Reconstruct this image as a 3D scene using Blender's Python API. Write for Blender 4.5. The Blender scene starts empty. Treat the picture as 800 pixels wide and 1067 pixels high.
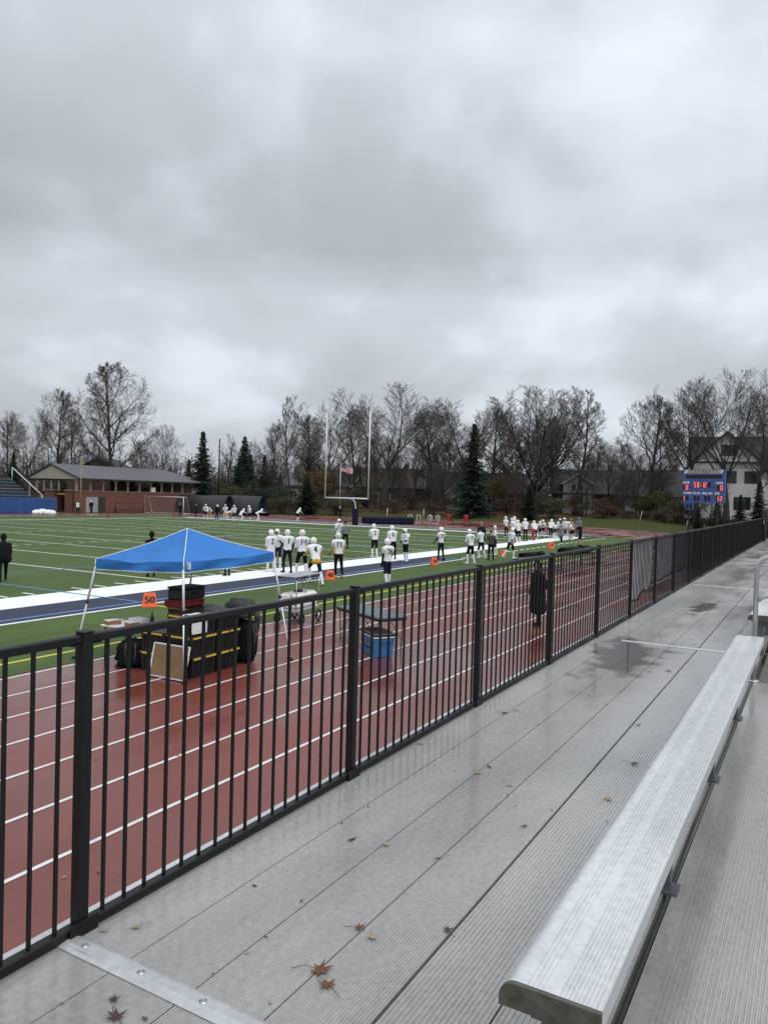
import bpy, math, random
import numpy as np
from mathutils import Vector, Matrix
from mathutils.bvhtree import BVHTree
from math import sin, cos, pi, radians, sqrt, atan2, hypot

S = bpy.context.scene
COL = S.collection
rng = random.Random(11)

# ------------------------------------------------------------------ helpers
def tag(o, label=None, cat=None, group=None, kind=None):
    if label: o['label'] = label
    if cat: o['category'] = cat
    if group: o['group'] = group
    if kind: o['kind'] = kind
    return o

def empty(name, loc=(0, 0, 0), rz=0.0, label=None, cat=None, group=None):
    o = bpy.data.objects.new(name, None)
    COL.objects.link(o)
    o.empty_display_size = 0.2
    o.location = loc
    o.rotation_euler = (0, 0, rz)
    return tag(o, label, cat, group)

class MB:
    """collects primitive shapes and links them as one mesh object"""
    def __init__(self):
        self.v = []; self.f = []; self.m = []; self.sm = []
    def add(self, vs, fs, mi=0, smooth=False):
        b = len(self.v)
        self.v.extend([tuple(x) for x in vs])
        for f in fs:
            self.f.append(tuple(i + b for i in f)); self.m.append(mi); self.sm.append(smooth)
        return self
    def box(self, a, b, mi=0, M=None):
        x0, y0, z0 = a; x1, y1, z1 = b
        vs = [(x0,y0,z0),(x1,y0,z0),(x1,y1,z0),(x0,y1,z0),(x0,y0,z1),(x1,y0,z1),(x1,y1,z1),(x0,y1,z1)]
        if M is not None: vs = [M @ Vector(q) for q in vs]
        return self.add(vs, [(0,3,2,1),(4,5,6,7),(0,1,5,4),(1,2,6,5),(2,3,7,6),(3,0,4,7)], mi)
    def bbox(self, a, b, c=0.01, mi=0, M=None):
        """box with chamfered vertical and top edges"""
        x0, y0, z0 = a; x1, y1, z1 = b
        def ring(z, i):
            return [(x0+c+i,y0+i,z),(x1-c-i,y0+i,z),(x1-i,y0+c+i,z),(x1-i,y1-c-i,z),(x1-c-i,y1-i,z),(x0+c+i,y1-i,z),(x0+i,y1-c-i,z),(x0+i,y0+c+i,z)]
        vs = ring(z0, c) + ring(z0+c, 0) + ring(z1-c, 0) + ring(z1, c)
        if M is not None: vs = [M @ Vector(q) for q in vs]
        fs = [tuple(range(7, -1, -1)), tuple(range(24, 32))]
        for k in range(3):
            for i in range(8):
                j = (i+1) % 8
                fs.append((k*8+i, k*8+j, k*8+8+j, k*8+8+i))
        return self.add(vs, fs, mi)
    def tube(self, pts, rad, n=8, mi=0, cap=True, smooth=True):
        pts = [Vector(p) for p in pts]
        if not isinstance(rad, (list, tuple)): rad = [rad]*len(pts)
        vs = []; up = None
        for i, p in enumerate(pts):
            if i == 0: d = pts[1]-p
            elif i == len(pts)-1: d = p-pts[i-1]
            else: d = (pts[i+1]-p).normalized() + (p-pts[i-1]).normalized()
            if d.length < 1e-9: d = Vector((0,0,1))
            d.normalize()
            if up is None:
                up = Vector((0,0,1)) if abs(d.z) < .9 else Vector((1,0,0))
            s = d.cross(up)
            if s.length < 1e-6: s = d.cross(Vector((0,1,0)))
            s.normalize(); up = s.cross(d).normalized()
            for k in range(n):
                a = 2*pi*(k+.5)/n
                vs.append(p + (s*cos(a) + up*sin(a))*rad[i])
        fs = []
        for i in range(len(pts)-1):
            for k in range(n):
                k2 = (k+1) % n
                fs.append((i*n+k, i*n+k2, (i+1)*n+k2, (i+1)*n+k))
        if cap:
            fs.append(tuple(range(n-1, -1, -1))); e = (len(pts)-1)*n
            fs.append(tuple(range(e, e+n)))
        return self.add(vs, fs, mi, smooth)
    def bar(self, a, b, w, h, mi=0):
        """rectangular bar from a to b, w sideways, h upwards"""
        a = Vector(a); b = Vector(b); d = (b-a).normalized()
        up = Vector((0,0,1)) if abs(d.z) < .95 else Vector((1,0,0))
        s = d.cross(up).normalized(); u = s.cross(d).normalized()
        vs = []
        for p in (a, b):
            for i, j in ((-1,-1),(1,-1),(1,1),(-1,1)):
                vs.append(p + s*(w/2*i) + u*(h/2*j))
        return self.add(vs, [(3,2,1,0),(4,5,6,7),(0,1,5,4),(1,2,6,5),(2,3,7,6),(3,0,4,7)], mi)
    def prism(self, prof, axis0, axis1, u, v, mi=0, smooth=False):
        """profile (list of 2-D points) in plane (u, v) extruded from axis0 to axis1"""
        u = Vector(u); v = Vector(v); n = len(prof)
        vs = []
        for o in (Vector(axis0), Vector(axis1)):
            for a, b in prof: vs.append(o + u*a + v*b)
        fs = [tuple(range(n-1, -1, -1)), tuple(range(n, 2*n))]
        b0 = len(self.v)
        self.add(vs, [fs[0], fs[1]], mi, False)
        for i in range(n):
            j = (i+1) % n
            self.f.append((b0+i, b0+j, b0+n+j, b0+n+i)); self.m.append(mi); self.sm.append(smooth)
        return self
    def quad(self, a, b, c, d, mi=0):
        return self.add([a, b, c, d], [(0,1,2,3)], mi)
    def rect(self, x0, y0, x1, y1, z, mi=0):
        return self.quad((x0,y0,z),(x1,y0,z),(x1,y1,z),(x0,y1,z), mi)
    def ball(self, c, r, nu=12, nv=8, mi=0, sc=(1,1,1)):
        c = Vector(c); vs = [c + Vector((0,0,r*sc[2]))]
        for j in range(1, nv):
            t = pi*j/nv
            for i in range(nu):
                a = 2*pi*i/nu
                vs.append(c + Vector((r*sc[0]*sin(t)*cos(a), r*sc[1]*sin(t)*sin(a), r*sc[2]*cos(t))))
        vs.append(c - Vector((0,0,r*sc[2])))
        fs = [(0, 1+i, 1+(i+1) % nu) for i in range(nu)]
        for j in range(nv-2):
            for i in range(nu):
                i2 = (i+1) % nu
                fs.append((1+j*nu+i, 1+(j+1)*nu+i, 1+(j+1)*nu+i2, 1+j*nu+i2))
        e = len(vs)-1; q = 1+(nv-2)*nu
        fs += [(e, q+(i+1) % nu, q+i) for i in range(nu)]
        return self.add(vs, fs, mi, True)
    def mesh(self, name, mats):
        me = bpy.data.meshes.new(name)
        me.from_pydata(self.v, [], self.f)
        for m in (mats if isinstance(mats, (list, tuple)) else [mats]): me.materials.append(m)
        me.polygons.foreach_set('material_index', self.m)
        me.polygons.foreach_set('use_smooth', self.sm)
        me.update()
        return me
    def build(self, name, mats, parent=None, kind=None):
        o = bpy.data.objects.new(name, self.mesh(name, mats))
        COL.objects.link(o)
        if parent is not None: o.parent = parent
        if kind: o['kind'] = kind
        return o

def RZ(x, y, z=0.0, a=0.0):
    return Matrix.Translation((x, y, z)) @ Matrix.Rotation(a, 4, 'Z')

def copy_tree(o, parent=None):
    c = o.copy(); COL.objects.link(c)
    if parent is not None: c.parent = parent
    for ch in list(o.children): copy_tree(ch, c)
    return c

def text_geo(txt, size):
    """glyph triangles of a word, centred on the origin"""
    cu = bpy.data.curves.new('t', 'FONT'); cu.body = txt; cu.size = size
    cu.align_x = 'CENTER'; cu.align_y = 'CENTER'; cu.resolution_u = 2
    o = bpy.data.objects.new('t', cu); COL.objects.link(o)
    dg = bpy.context.evaluated_depsgraph_get()
    me = o.evaluated_get(dg).to_mesh()
    vs = [tuple(v.co) for v in me.vertices]; fs = [tuple(p.vertices) for p in me.polygons]
    o.evaluated_get(dg).to_mesh_clear()
    bpy.data.objects.remove(o); bpy.data.curves.remove(cu)
    return vs, fs

def text_on(mb, txt, size, O, U, V, mi=0, sx=1.0, bold=0.0):
    """lettering laid on the plane through O spanned by U (right) and V (up)"""
    vs, fs = text_geo(txt, size)
    O = Vector(O); U = Vector(U); V = Vector(V)
    for k, d in enumerate([0.0] + ([bold, -bold] if bold else [])):
        N = U.cross(V)
        mb.add([O + U*(a*sx+d) + V*b + N*(.0007*k) for a, b, c in vs], fs, mi)

SEG = {'0':'abcdef','1':'bc','2':'abged','5':'afgcd','8':'abcdefg','3':'abgcd','4':'fgbc','6':'afgedc','7':'abc','9':'abfgcd'}
def seg_digit(mb, ch, O, U, V, w, h, t, mi=0):
    O = Vector(O); U = Vector(U); V = Vector(V)
    R = {'a':(0,h-t,w,h),'g':(0,h/2-t/2,w,h/2+t/2),'d':(0,0,w,t),'f':(0,h/2,t,h),'b':(w-t,h/2,w,h),'e':(0,0,t,h/2),'c':(w-t,0,w,h/2)}
    N = U.cross(V)
    for i, s in enumerate(SEG[ch]):
        x0, y0, x1, y1 = R[s]; q = O + N*(.001*i)
        mb.quad(q+U*x0+V*y0, q+U*x1+V*y0, q+U*x1+V*y1, q+U*x0+V*y1, mi)

# ------------------------------------------------------------------ materials
def mat(name, col, rough=.6, metal=0.0, var=.15, scale=8.0, bump=0.0, bscale=None, col2=None, rvar=0.0, emit=None, spec=None, detail=5):
    m = bpy.data.materials.new(name); m.use_nodes = True
    nt = m.node_tree; N = nt.nodes; L = nt.links
    bs = N['Principled BSDF']
    bs.inputs['Roughness'].default_value = rough; bs.inputs['Metallic'].default_value = metal
    if spec is not None: bs.inputs['Specular IOR Level'].default_value = spec
    tc = N.new('ShaderNodeTexCoord')
    nz = N.new('ShaderNodeTexNoise'); nz.inputs['Scale'].default_value = scale; nz.inputs['Detail'].default_value = detail
    L.new(tc.outputs['Object'], nz.inputs['Vector'])
    mx = N.new('ShaderNodeMix'); mx.data_type = 'RGBA'
    c = col; c2 = col2 or tuple(x*(1+var) for x in col)
    c1 = col if col2 else tuple(x*(1-var) for x in col)
    mx.inputs['A'].default_value = (*c1, 1); mx.inputs['B'].default_value = (*c2, 1)
    rp = N.new('ShaderNodeMapRange'); rp.inputs['From Min'].default_value = .3; rp.inputs['From Max'].default_value = .7
    L.new(nz.outputs['Fac'], rp.inputs['Value']); L.new(rp.outputs['Result'], mx.inputs['Factor'])
    L.new(mx.outputs['Result'], bs.inputs['Base Color'])
    if rvar:
        r2 = N.new('ShaderNodeMapRange'); r2.inputs['From Min'].default_value = .35; r2.inputs['From Max'].default_value = .65
        r2.inputs['To Min'].default_value = max(.03, rough-rvar); r2.inputs['To Max'].default_value = min(1, rough+rvar)
        n3 = N.new('ShaderNodeTexNoise'); n3.inputs['Scale'].default_value = scale*.37; n3.inputs['Detail'].default_value = 4
        L.new(tc.outputs['Object'], n3.inputs['Vector'])
        L.new(n3.outputs['Fac'], r2.inputs['Value']); L.new(r2.outputs['Result'], bs.inputs['Roughness'])
    if bump:
        n2 = N.new('ShaderNodeTexNoise'); n2.inputs['Scale'].default_value = bscale or scale*4; n2.inputs['Detail'].default_value = 4
        L.new(tc.outputs['Object'], n2.inputs['Vector'])
        bp = N.new('ShaderNodeBump'); bp.inputs['Strength'].default_value = bump; bp.inputs['Distance'].default_value = .02
        L.new(n2.outputs['Fac'], bp.inputs['Height']); L.new(bp.outputs['Normal'], bs.inputs['Normal'])
    if emit:
        bs.inputs['Emission Color'].default_value = (*col, 1); bs.inputs['Emission Strength'].default_value = emit
    return m

def node(nt, t, **kw):
    n = nt.nodes.new(t)
    for k, v in kw.items(): setattr(n, k, v)
    return n

M = {}
M['black'] = mat('black_powder_coat', (.0045,.0045,.0055), .5, 0, .3, 6, .12, 60, rvar=.12, spec=.38)
M['blackcloth'] = mat('black_cloth', (.006,.006,.0075), .9, 0, .35, 14, .4, 30, spec=.2)
M['navycloth'] = mat('navy_cloth', (.008,.011,.026), .85, 0, .3, 10, .4, 30, spec=.2)
M['greycloth'] = mat('grey_cloth', (.16,.17,.18), .85, 0, .3, 9, .5, 25)
M['darkgreycloth'] = mat('dark_grey_cloth', (.045,.047,.052), .85, 0, .4, 9, .5, 25)
M['whitecloth'] = mat('white_jersey', (.72,.73,.75), .8, 0, .07, 7, .5, 18)
M['white'] = mat('white_paint', (.78,.78,.77), .5, 0, .06, 5)
M['gold'] = mat('gold_cloth', (.62,.33,.03), .7, 0, .15, 9, .3, 25)
M['skin'] = mat('skin', (.42,.25,.18), .55, 0, .1, 12)
M['hair'] = mat('hair', (.10,.06,.03), .7, 0, .4, 60)
M['tan'] = mat('tan_cloth', (.32,.19,.10), .85, 0, .2, 10, .3, 25)
M['teal'] = mat('blue_grey_cloth', (.10,.17,.21), .85, 0, .2, 10, .3, 25)
M['helmet'] = mat('white_helmet_shell', (.78,.78,.76), .2, 0, .03, 5)
M['number'] = mat('black_number', (.02,.02,.022), .7, 0, .2, 10)
M['navy'] = mat('navy_paint', (.012,.017,.040), .55, 0, .25, 3)
M['orange'] = mat('orange_plastic', (.85,.13,.03), .5, 0, .08, 6)
M['red'] = mat('red_plastic', (.42,.02,.02), .5, 0, .2, 6)
M['yellow'] = mat('yellow_plastic', (.72,.48,.06), .5, 0, .1, 8)
M['tote'] = mat('black_tote_plastic', (.014,.014,.015), .42, 0, .25, 8, .15, 40)
M['board'] = mat('brown_board', (.20,.125,.062), .7, 0, .15, 4, .15, 30)
M['paper'] = mat('white_paper', (.72,.73,.76), .7, 0, .08, 8, .5, 14)
M['carton'] = mat('brown_carton', (.36,.17,.08), .75, 0, .2, 10)
M['alu'] = mat('galvanised_tube', (.50,.51,.52), .38, .8, .08, 12, rvar=.08)
M['whitetube'] = mat('white_tube', (.66,.67,.69), .4, .15, .06, 8)
M['steel'] = mat('dark_galvanised', (.13,.135,.14), .5, .6, .25, 9, .15, 30)
M['darksteel'] = mat('dark_steel', (.025,.026,.028), .5, .3, .25, 9)
M['blue'] = mat('blue_wall_pad', (.022,.075,.24), .55, 0, .14, 1.2, .1, 8)
M['boardblue'] = mat('scoreboard_blue', (.055,.105,.30), .55, 0, .1, 2)
M['coolerblue'] = mat('blue_cooler', (.03,.17,.42), .4, 0, .08, 6)
M['led'] = mat('red_led', (1.0,.14,.11), .5, 0, 0.0, 3, emit=1.0)
M['ledoff'] = mat('led_panel_black', (.008,.009,.014), .4, 0, .2, 10)
M['sign'] = mat('yellow_lettering', (.50,.41,.17), .6, 0, .06, 9)
M['seatteal'] = mat('grey_vinyl', (.075,.095,.11), .35, 0, .12, 5, rvar=.1)
M['flagred'] = mat('flag_red', (.42,.06,.07), .8, 0, .15, 12)
M['flagblue'] = mat('flag_blue', (.02,.03,.09), .8, 0, .15, 12)
M['rubber'] = mat('black_rubber', (.012,.012,.012), .8, 0, .2, 12)
M['siding'] = mat('cream_siding', (.36,.33,.27), .7, 0, .08, 3)
M['greysiding'] = mat('grey_siding', (.30,.31,.32), .7, 0, .08, 3)
M['shingle'] = mat('grey_shingle', (.10,.103,.112), .8, 0, .14, 4, .3, 30)
M['darkshingle'] = mat('dark_shingle', (.030,.030,.034), .8, 0, .2, 5, .3, 30)
M['brownshingle'] = mat('brown_shingle', (.040,.032,.027), .85, 0, .25, 5, .3, 30)
M['trim'] = mat('dark_trim', (.03,.03,.032), .6, 0, .15, 5)
M['glass'] = mat('dark_glass', (.02,.024,.028), .08, 0, .2, 2)
M['post'] = mat('beige_post', (.30,.27,.22), .7, 0, .1, 6)
M['stake'] = mat('pale_stake', (.55,.52,.38), .7, 0, .12, 9)
M['concrete'] = mat('concrete', (.22,.21,.20), .75, 0, .15, 3, .25, 30)
M['snow'] = mat('crumpled_white_sheet', (.74,.75,.78), .6, 0, .1, 3, .6, 6)

def brick(name, c1, c2, mortar, scale=4.2):
    m = bpy.data.materials.new(name); m.use_nodes = True; nt = m.node_tree
    bs = nt.nodes['Principled BSDF']; bs.inputs['Roughness'].default_value = .8
    tc = node(nt, 'ShaderNodeTexCoord'); sp = node(nt, 'ShaderNodeSeparateXYZ'); nt.links.new(tc.outputs['Object'], sp.inputs[0])
    ad = node(nt, 'ShaderNodeMath', operation='ADD'); nt.links.new(sp.outputs['X'], ad.inputs[0]); nt.links.new(sp.outputs['Y'], ad.inputs[1])
    cb = node(nt, 'ShaderNodeCombineXYZ'); nt.links.new(ad.outputs[0], cb.inputs['X']); nt.links.new(sp.outputs['Z'], cb.inputs['Y'])
    br = node(nt, 'ShaderNodeTexBrick'); br.inputs['Scale'].default_value = scale
    br.inputs['Color1'].default_value = (*c1,1); br.inputs['Color2'].default_value = (*c2,1); br.inputs['Mortar'].default_value = (*mortar,1)
    br.inputs['Mortar Size'].default_value = .02
    nt.links.new(cb.outputs[0], br.inputs['Vector'])
    nz = node(nt, 'ShaderNodeTexNoise'); nz.inputs['Scale'].default_value = .6; nt.links.new(tc.outputs['Object'], nz.inputs['Vector'])
    mx = node(nt, 'ShaderNodeMix', data_type='RGBA', blend_type='MULTIPLY'); mx.inputs['Factor'].default_value = .6
    nt.links.new(br.outputs['Color'], mx.inputs['A'])
    rp = node(nt, 'ShaderNodeMapRange'); rp.inputs['To Min'].default_value = .55; rp.inputs['To Max'].default_value = 1.3
    nt.links.new(nz.outputs['Fac'], rp.inputs['Value']); nt.links.new(rp.outputs['Result'], mx.inputs['B'])
    nt.links.new(mx.outputs['Result'], bs.inputs['Base Color'])
    return m
M['brick'] = brick('red_brick', (.19,.058,.035), (.14,.045,.03), (.17,.12,.10))
M['brickdark'] = brick('brown_brick', (.11,.045,.032), (.085,.036,.028), (.10,.08,.07))
M['whitebrick'] = brick('white_brick', (.80,.80,.79), (.74,.74,.74), (.62,.62,.62))

def mat_turf():
    m = bpy.data.materials.new('artificial_turf'); m.use_nodes = True; nt = m.node_tree; L = nt.links
    bs = nt.nodes['Principled BSDF']; bs.inputs['Roughness'].default_value = .75; bs.inputs['Specular IOR Level'].default_value = .25
    tc = node(nt, 'ShaderNodeTexCoord')
    n1 = node(nt, 'ShaderNodeTexNoise'); n1.inputs['Scale'].default_value = .35; n1.inputs['Detail'].default_value = 6
    n2 = node(nt, 'ShaderNodeTexNoise'); n2.inputs['Scale'].default_value = 22; n2.inputs['Detail'].default_value = 5
    mp = node(nt, 'ShaderNodeMapping'); mp.inputs['Scale'].default_value = (.12, 1.0, 1)
    L.new(tc.outputs['Object'], mp.inputs['Vector']); 
    n3 = node(nt, 'ShaderNodeTexNoise'); n3.inputs['Scale'].default_value = 2.2; n3.inputs['Detail'].default_value = 3
    L.new(mp.outputs[0], n3.inputs['Vector'])
    for n in (n1, n2): L.new(tc.outputs['Object'], n.inputs['Vector'])
    a = node(nt, 'ShaderNodeMix', data_type='RGBA'); a.inputs['A'].default_value = (.036,.066,.013,1); a.inputs['B'].default_value = (.072,.116,.026,1)
    s = node(nt, 'ShaderNodeMath', operation='ADD'); L.new(n1.outputs['Fac'], s.inputs[0]); L.new(n3.outputs['Fac'], s.inputs[1])
    s2 = node(nt, 'ShaderNodeMath', operation='ADD'); L.new(s.outputs[0], s2.inputs[0]); L.new(n2.outputs['Fac'], s2.inputs[1])
    r = node(nt, 'ShaderNodeMapRange'); r.inputs['From Min'].default_value = 1.15; r.inputs['From Max'].default_value = 1.85
    L.new(s2.outputs[0], r.inputs['Value']); L.new(r.outputs[0], a.inputs['Factor']); L.new(a.outputs['Result'], bs.inputs['Base Color'])
    bp = node(nt, 'ShaderNodeBump'); bp.inputs['Strength'].default_value = .6; bp.inputs['Distance'].default_value = .03
    L.new(n2.outputs['Fac'], bp.inputs['Height']); L.new(bp.outputs[0], bs.inputs['Normal'])
    return m
M['turf'] = mat_turf()

def mat_track():
    m = bpy.data.materials.new('wet_red_track'); m.use_nodes = True; nt = m.node_tree; L = nt.links
    bs = nt.nodes['Principled BSDF']; bs.inputs['Specular IOR Level'].default_value = .5
    tc = node(nt, 'ShaderNodeTexCoord')
    n1 = node(nt, 'ShaderNodeTexNoise'); n1.inputs['Scale'].default_value = .5; n1.inputs['Detail'].default_value = 6; n1.inputs['Roughness'].default_value = .6
    n2 = node(nt, 'ShaderNodeTexNoise'); n2.inputs['Scale'].default_value = 55; n2.inputs['Detail'].default_value = 3
    mp = node(nt, 'ShaderNodeMapping'); mp.inputs['Scale'].default_value = (.35, 1, 1); L.new(tc.outputs['Object'], mp.inputs['Vector'])
    L.new(mp.outputs[0], n1.inputs['Vector']); L.new(tc.outputs['Object'], n2.inputs['Vector'])
    a = node(nt, 'ShaderNodeMix', data_type='RGBA'); a.inputs['A'].default_value = (.126,.028,.019,1); a.inputs['B'].default_value = (.192,.054,.041,1)
    s = node(nt, 'ShaderNodeMath', operation='MULTIPLY_ADD'); L.new(n2.outputs['Fac'], s.inputs[0]); s.inputs[1].default_value = .5; L.new(n1.outputs['Fac'], s.inputs[2])
    r = node(nt, 'ShaderNodeMapRange'); r.inputs['From Min'].default_value = .55; r.inputs['From Max'].default_value = .95
    L.new(s.outputs[0], r.inputs['Value']); L.new(r.outputs[0], a.inputs['Factor']); L.new(a.outputs['Result'], bs.inputs['Base Color'])
    r2 = node(nt, 'ShaderNodeMapRange'); r2.inputs['From Min'].default_value = .38; r2.inputs['From Max'].default_value = .62
    r2.inputs['To Min'].default_value = .07; r2.inputs['To Max'].default_value = .48
    L.new(n1.outputs['Fac'], r2.inputs['Value']); L.new(r2.outputs[0], bs.inputs['Roughness'])
    bp = node(nt, 'ShaderNodeBump'); bp.inputs['Strength'].default_value = .35; bp.inputs['Distance'].default_value = .004
    L.new(n2.outputs['Fac'], bp.inputs['Height']); L.new(bp.outputs[0], bs.inputs['Normal'])
    return m
M['track'] = mat_track()

def mat_ground():
    """lawn that gives way to leaf litter in patches"""
    m = bpy.data.materials.new('lawn_and_litter'); m.use_nodes = True; nt = m.node_tree; L = nt.links
    bs = nt.nodes['Principled BSDF']; bs.inputs['Roughness'].default_value = .9; bs.inputs['Specular IOR Level'].default_value = .1
    tc = node(nt, 'ShaderNodeTexCoord')
    n1 = node(nt, 'ShaderNodeTexNoise'); n1.inputs['Scale'].default_value = .16; n1.inputs['Detail'].default_value = 8; n1.inputs['Roughness'].default_value = .65
    n2 = node(nt, 'ShaderNodeTexNoise'); n2.inputs['Scale'].default_value = 3.5; n2.inputs['Detail'].default_value = 6
    for n in (n1, n2): L.new(tc.outputs['Object'], n.inputs['Vector'])
    at = node(nt, 'ShaderNodeAttribute'); at.attribute_name = 'litter'
    s = node(nt, 'ShaderNodeMath', operation='ADD'); L.new(n1.outputs['Fac'], s.inputs[0]); L.new(at.outputs['Fac'], s.inputs[1])
    s2 = node(nt, 'ShaderNodeMath', operation='MULTIPLY_ADD'); L.new(n2.outputs['Fac'], s2.inputs[0]); s2.inputs[1].default_value = .6; L.new(s.outputs[0], s2.inputs[2])
    r = node(nt, 'ShaderNodeMapRange'); r.inputs['From Min'].default_value = .85; r.inputs['From Max'].default_value = 1.15; L.new(s2.outputs[0], r.inputs['Value'])
    g = node(nt, 'ShaderNodeMix', data_type='RGBA'); g.inputs['A'].default_value = (.034,.043,.012,1); g.inputs['B'].default_value = (.062,.066,.022,1); L.new(n2.outputs['Fac'], g.inputs['Factor'])
    b = node(nt, 'ShaderNodeMix', data_type='RGBA'); b.inputs['A'].default_value = (.050,.028,.016,1); b.inputs['B'].default_value = (.10,.060,.034,1); L.new(n2.outputs['Fac'], b.inputs['Factor'])
    a = node(nt, 'ShaderNodeMix', data_type='RGBA'); L.new(g.outputs['Result'], a.inputs['A']); L.new(b.outputs['Result'], a.inputs['B']); L.new(r.outputs[0], a.inputs['Factor'])
    L.new(a.outputs['Result'], bs.inputs['Base Color'])
    return m
M['ground'] = mat_ground()

def mat_deck(name, base, rmin, rmax, puddle=True):
    """weathered ribbed aluminium, wet in patches"""
    m = bpy.data.materials.new(name); m.use_nodes = True; nt = m.node_tree; L = nt.links
    bs = nt.nodes['Principled BSDF']; bs.inputs['Metallic'].default_value = .42
    tc = node(nt, 'ShaderNodeTexCoord')
    n1 = node(nt, 'ShaderNodeTexNoise'); n1.inputs['Scale'].default_value = 1.3; n1.inputs['Detail'].default_value = 7; n1.inputs['Roughness'].default_value = .62
    mp = node(nt, 'ShaderNodeMapping'); mp.inputs['Scale'].default_value = (.45, 1.2, 1); L.new(tc.outputs['Object'], mp.inputs['Vector']); L.new(mp.outputs[0], n1.inputs['Vector'])
    n2 = node(nt, 'ShaderNodeTexNoise'); n2.inputs['Scale'].default_value = 38; n2.inputs['Detail'].default_value = 4; L.new(tc.outputs['Object'], n2.inputs['Vector'])
    s = node(nt, 'ShaderNodeMath', operation='MULTIPLY_ADD'); L.new(n2.outputs['Fac'], s.inputs[0]); s.inputs[1].default_value = .55; L.new(n1.outputs['Fac'], s.inputs[2])
    r = node(nt, 'ShaderNodeMapRange'); r.inputs['From Min'].default_value = .5; r.inputs['From Max'].default_value = 1.05; L.new(s.outputs[0], r.inputs['Value'])
    a = node(nt, 'ShaderNodeMix', data_type='RGBA'); a.inputs['A'].default_value = (*[c*.72 for c in base],1); a.inputs['B'].default_value = (*[c*1.22 for c in base],1)
    L.new(r.outputs[0], a.inputs['Factor']); L.new(a.outputs['Result'], bs.inputs['Base Color'])
    r2 = node(nt, 'ShaderNodeMapRange'); r2.inputs['From Min'].default_value = .36; r2.inputs['From Max'].default_value = .6; r2.inputs['To Min'].default_value = rmin; r2.inputs['To Max'].default_value = rmax
    L.new(n1.outputs['Fac'], r2.inputs['Value']); L.new(r2.outputs[0], bs.inputs['Roughness'])
    return m
M['deck'] = mat_deck('weathered_aluminium_plank', (.40,.392,.378), .09, .27)
M['bench'] = mat_deck('bench_aluminium', (.60,.605,.615), .2, .38)
M['strip'] = mat_deck('joint_cover_aluminium', (.50,.51,.52), .22, .42)
M['endcap'] = mat('dirty_end_cap', (.10,.092,.075), .55, .3, .35, 22, .3, 60)
# ------------------------------------------------------------------ camera, light, sky
CAM_Z = 3.387; ZD = 1.804
yaw, pitch, roll = .5199, -.0208, .0274
fw = Vector((cos(yaw)*cos(pitch), sin(yaw)*cos(pitch), sin(pitch)))
rt = Vector((sin(yaw), -cos(yaw), 0)); up = rt.cross(fw)
rt2 = rt*cos(roll) + up*sin(roll); up2 = -rt*sin(roll) + up*cos(roll)
cd = bpy.data.cameras.new('camera'); cam = bpy.data.objects.new('camera', cd); COL.objects.link(cam)
Mx = Matrix((rt2, up2, -fw)).transposed().to_4x4(); Mx.translation = (0, 0, CAM_Z)
cam.matrix_world = Mx
cd.sensor_fit = 'HORIZONTAL'; cd.sensor_width = 36; cd.lens = 36*793.3/800
cd.clip_start = .05; cd.clip_end = 3000
S.camera = cam
S.view_settings.view_transform = 'Standard'; S.view_settings.look = 'None'
S.view_settings.gamma = 1; S.view_settings.use_curve_mapping = False
S.view_settings.exposure = 0.22

SUN_EL, SUN_AZ = 58, -115      # azimuth of the brighter part of the overcast, measured from +X towards +Y
sl = bpy.data.lights.new('sun', 'SUN'); sl.energy = 1.5; sl.angle = radians(50); sl.color = (1, .98, .95)
so = bpy.data.objects.new('sun', sl); COL.objects.link(so); so.location = (0, 0, 60)
sd = Vector((cos(radians(SUN_EL))*cos(radians(SUN_AZ)), cos(radians(SUN_EL))*sin(radians(SUN_AZ)), sin(radians(SUN_EL))))
so.rotation_euler = sd.to_track_quat('Z', 'Y').to_euler()

W = bpy.data.worlds.new('World'); S.world = W; W.use_nodes = True
nt = W.node_tree; L = nt.links; bg = nt.nodes['Background']; bg.inputs['Strength'].default_value = .1
sky = node(nt, 'ShaderNodeTexSky', sky_type='NISHITA'); sky.sun_disc = False
sky.sun_elevation = radians(SUN_EL); sky.sun_rotation = radians(90-SUN_AZ); sky.dust_density = 3
tc = node(nt, 'ShaderNodeTexCoord'); sp = node(nt, 'ShaderNodeSeparateXYZ'); L.new(tc.outputs['Generated'], sp.inputs[0])
zc = node(nt, 'ShaderNodeMath', operation='MAXIMUM'); L.new(sp.outputs['Z'], zc.inputs[0]); zc.inputs[1].default_value = 0.0
zo = node(nt, 'ShaderNodeMath', operation='ADD'); L.new(zc.outputs[0], zo.inputs[0]); zo.inputs[1].default_value = .48
dx = node(nt, 'ShaderNodeMath', operation='DIVIDE'); L.new(sp.outputs['X'], dx.inputs[0]); L.new(zo.outputs[0], dx.inputs[1])
dy = node(nt, 'ShaderNodeMath', operation='DIVIDE'); L.new(sp.outputs['Y'], dy.inputs[0]); L.new(zo.outputs[0], dy.inputs[1])
cb = node(nt, 'ShaderNodeCombineXYZ'); L.new(dx.outputs[0], cb.inputs['X']); L.new(dy.outputs[0], cb.inputs['Y'])
def cloud(scale, det, rough, off, dist=.0):
    mp = node(nt, 'ShaderNodeMapping'); mp.inputs['Location'].default_value = off; L.new(cb.outputs[0], mp.inputs['Vector'])
    mp.inputs['Rotation'].default_value = (0, 0, -.52); mp.inputs['Scale'].default_value = (1.0, 1.0, 1)
    n = node(nt, 'ShaderNodeTexNoise'); n.inputs['Scale'].default_value = scale; n.inputs['Detail'].default_value = det; n.inputs['Roughness'].default_value = rough
    n.inputs['Distortion'].default_value = dist
    L.new(mp.outputs[0], n.inputs['Vector']); return n.outputs['Fac']
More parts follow.
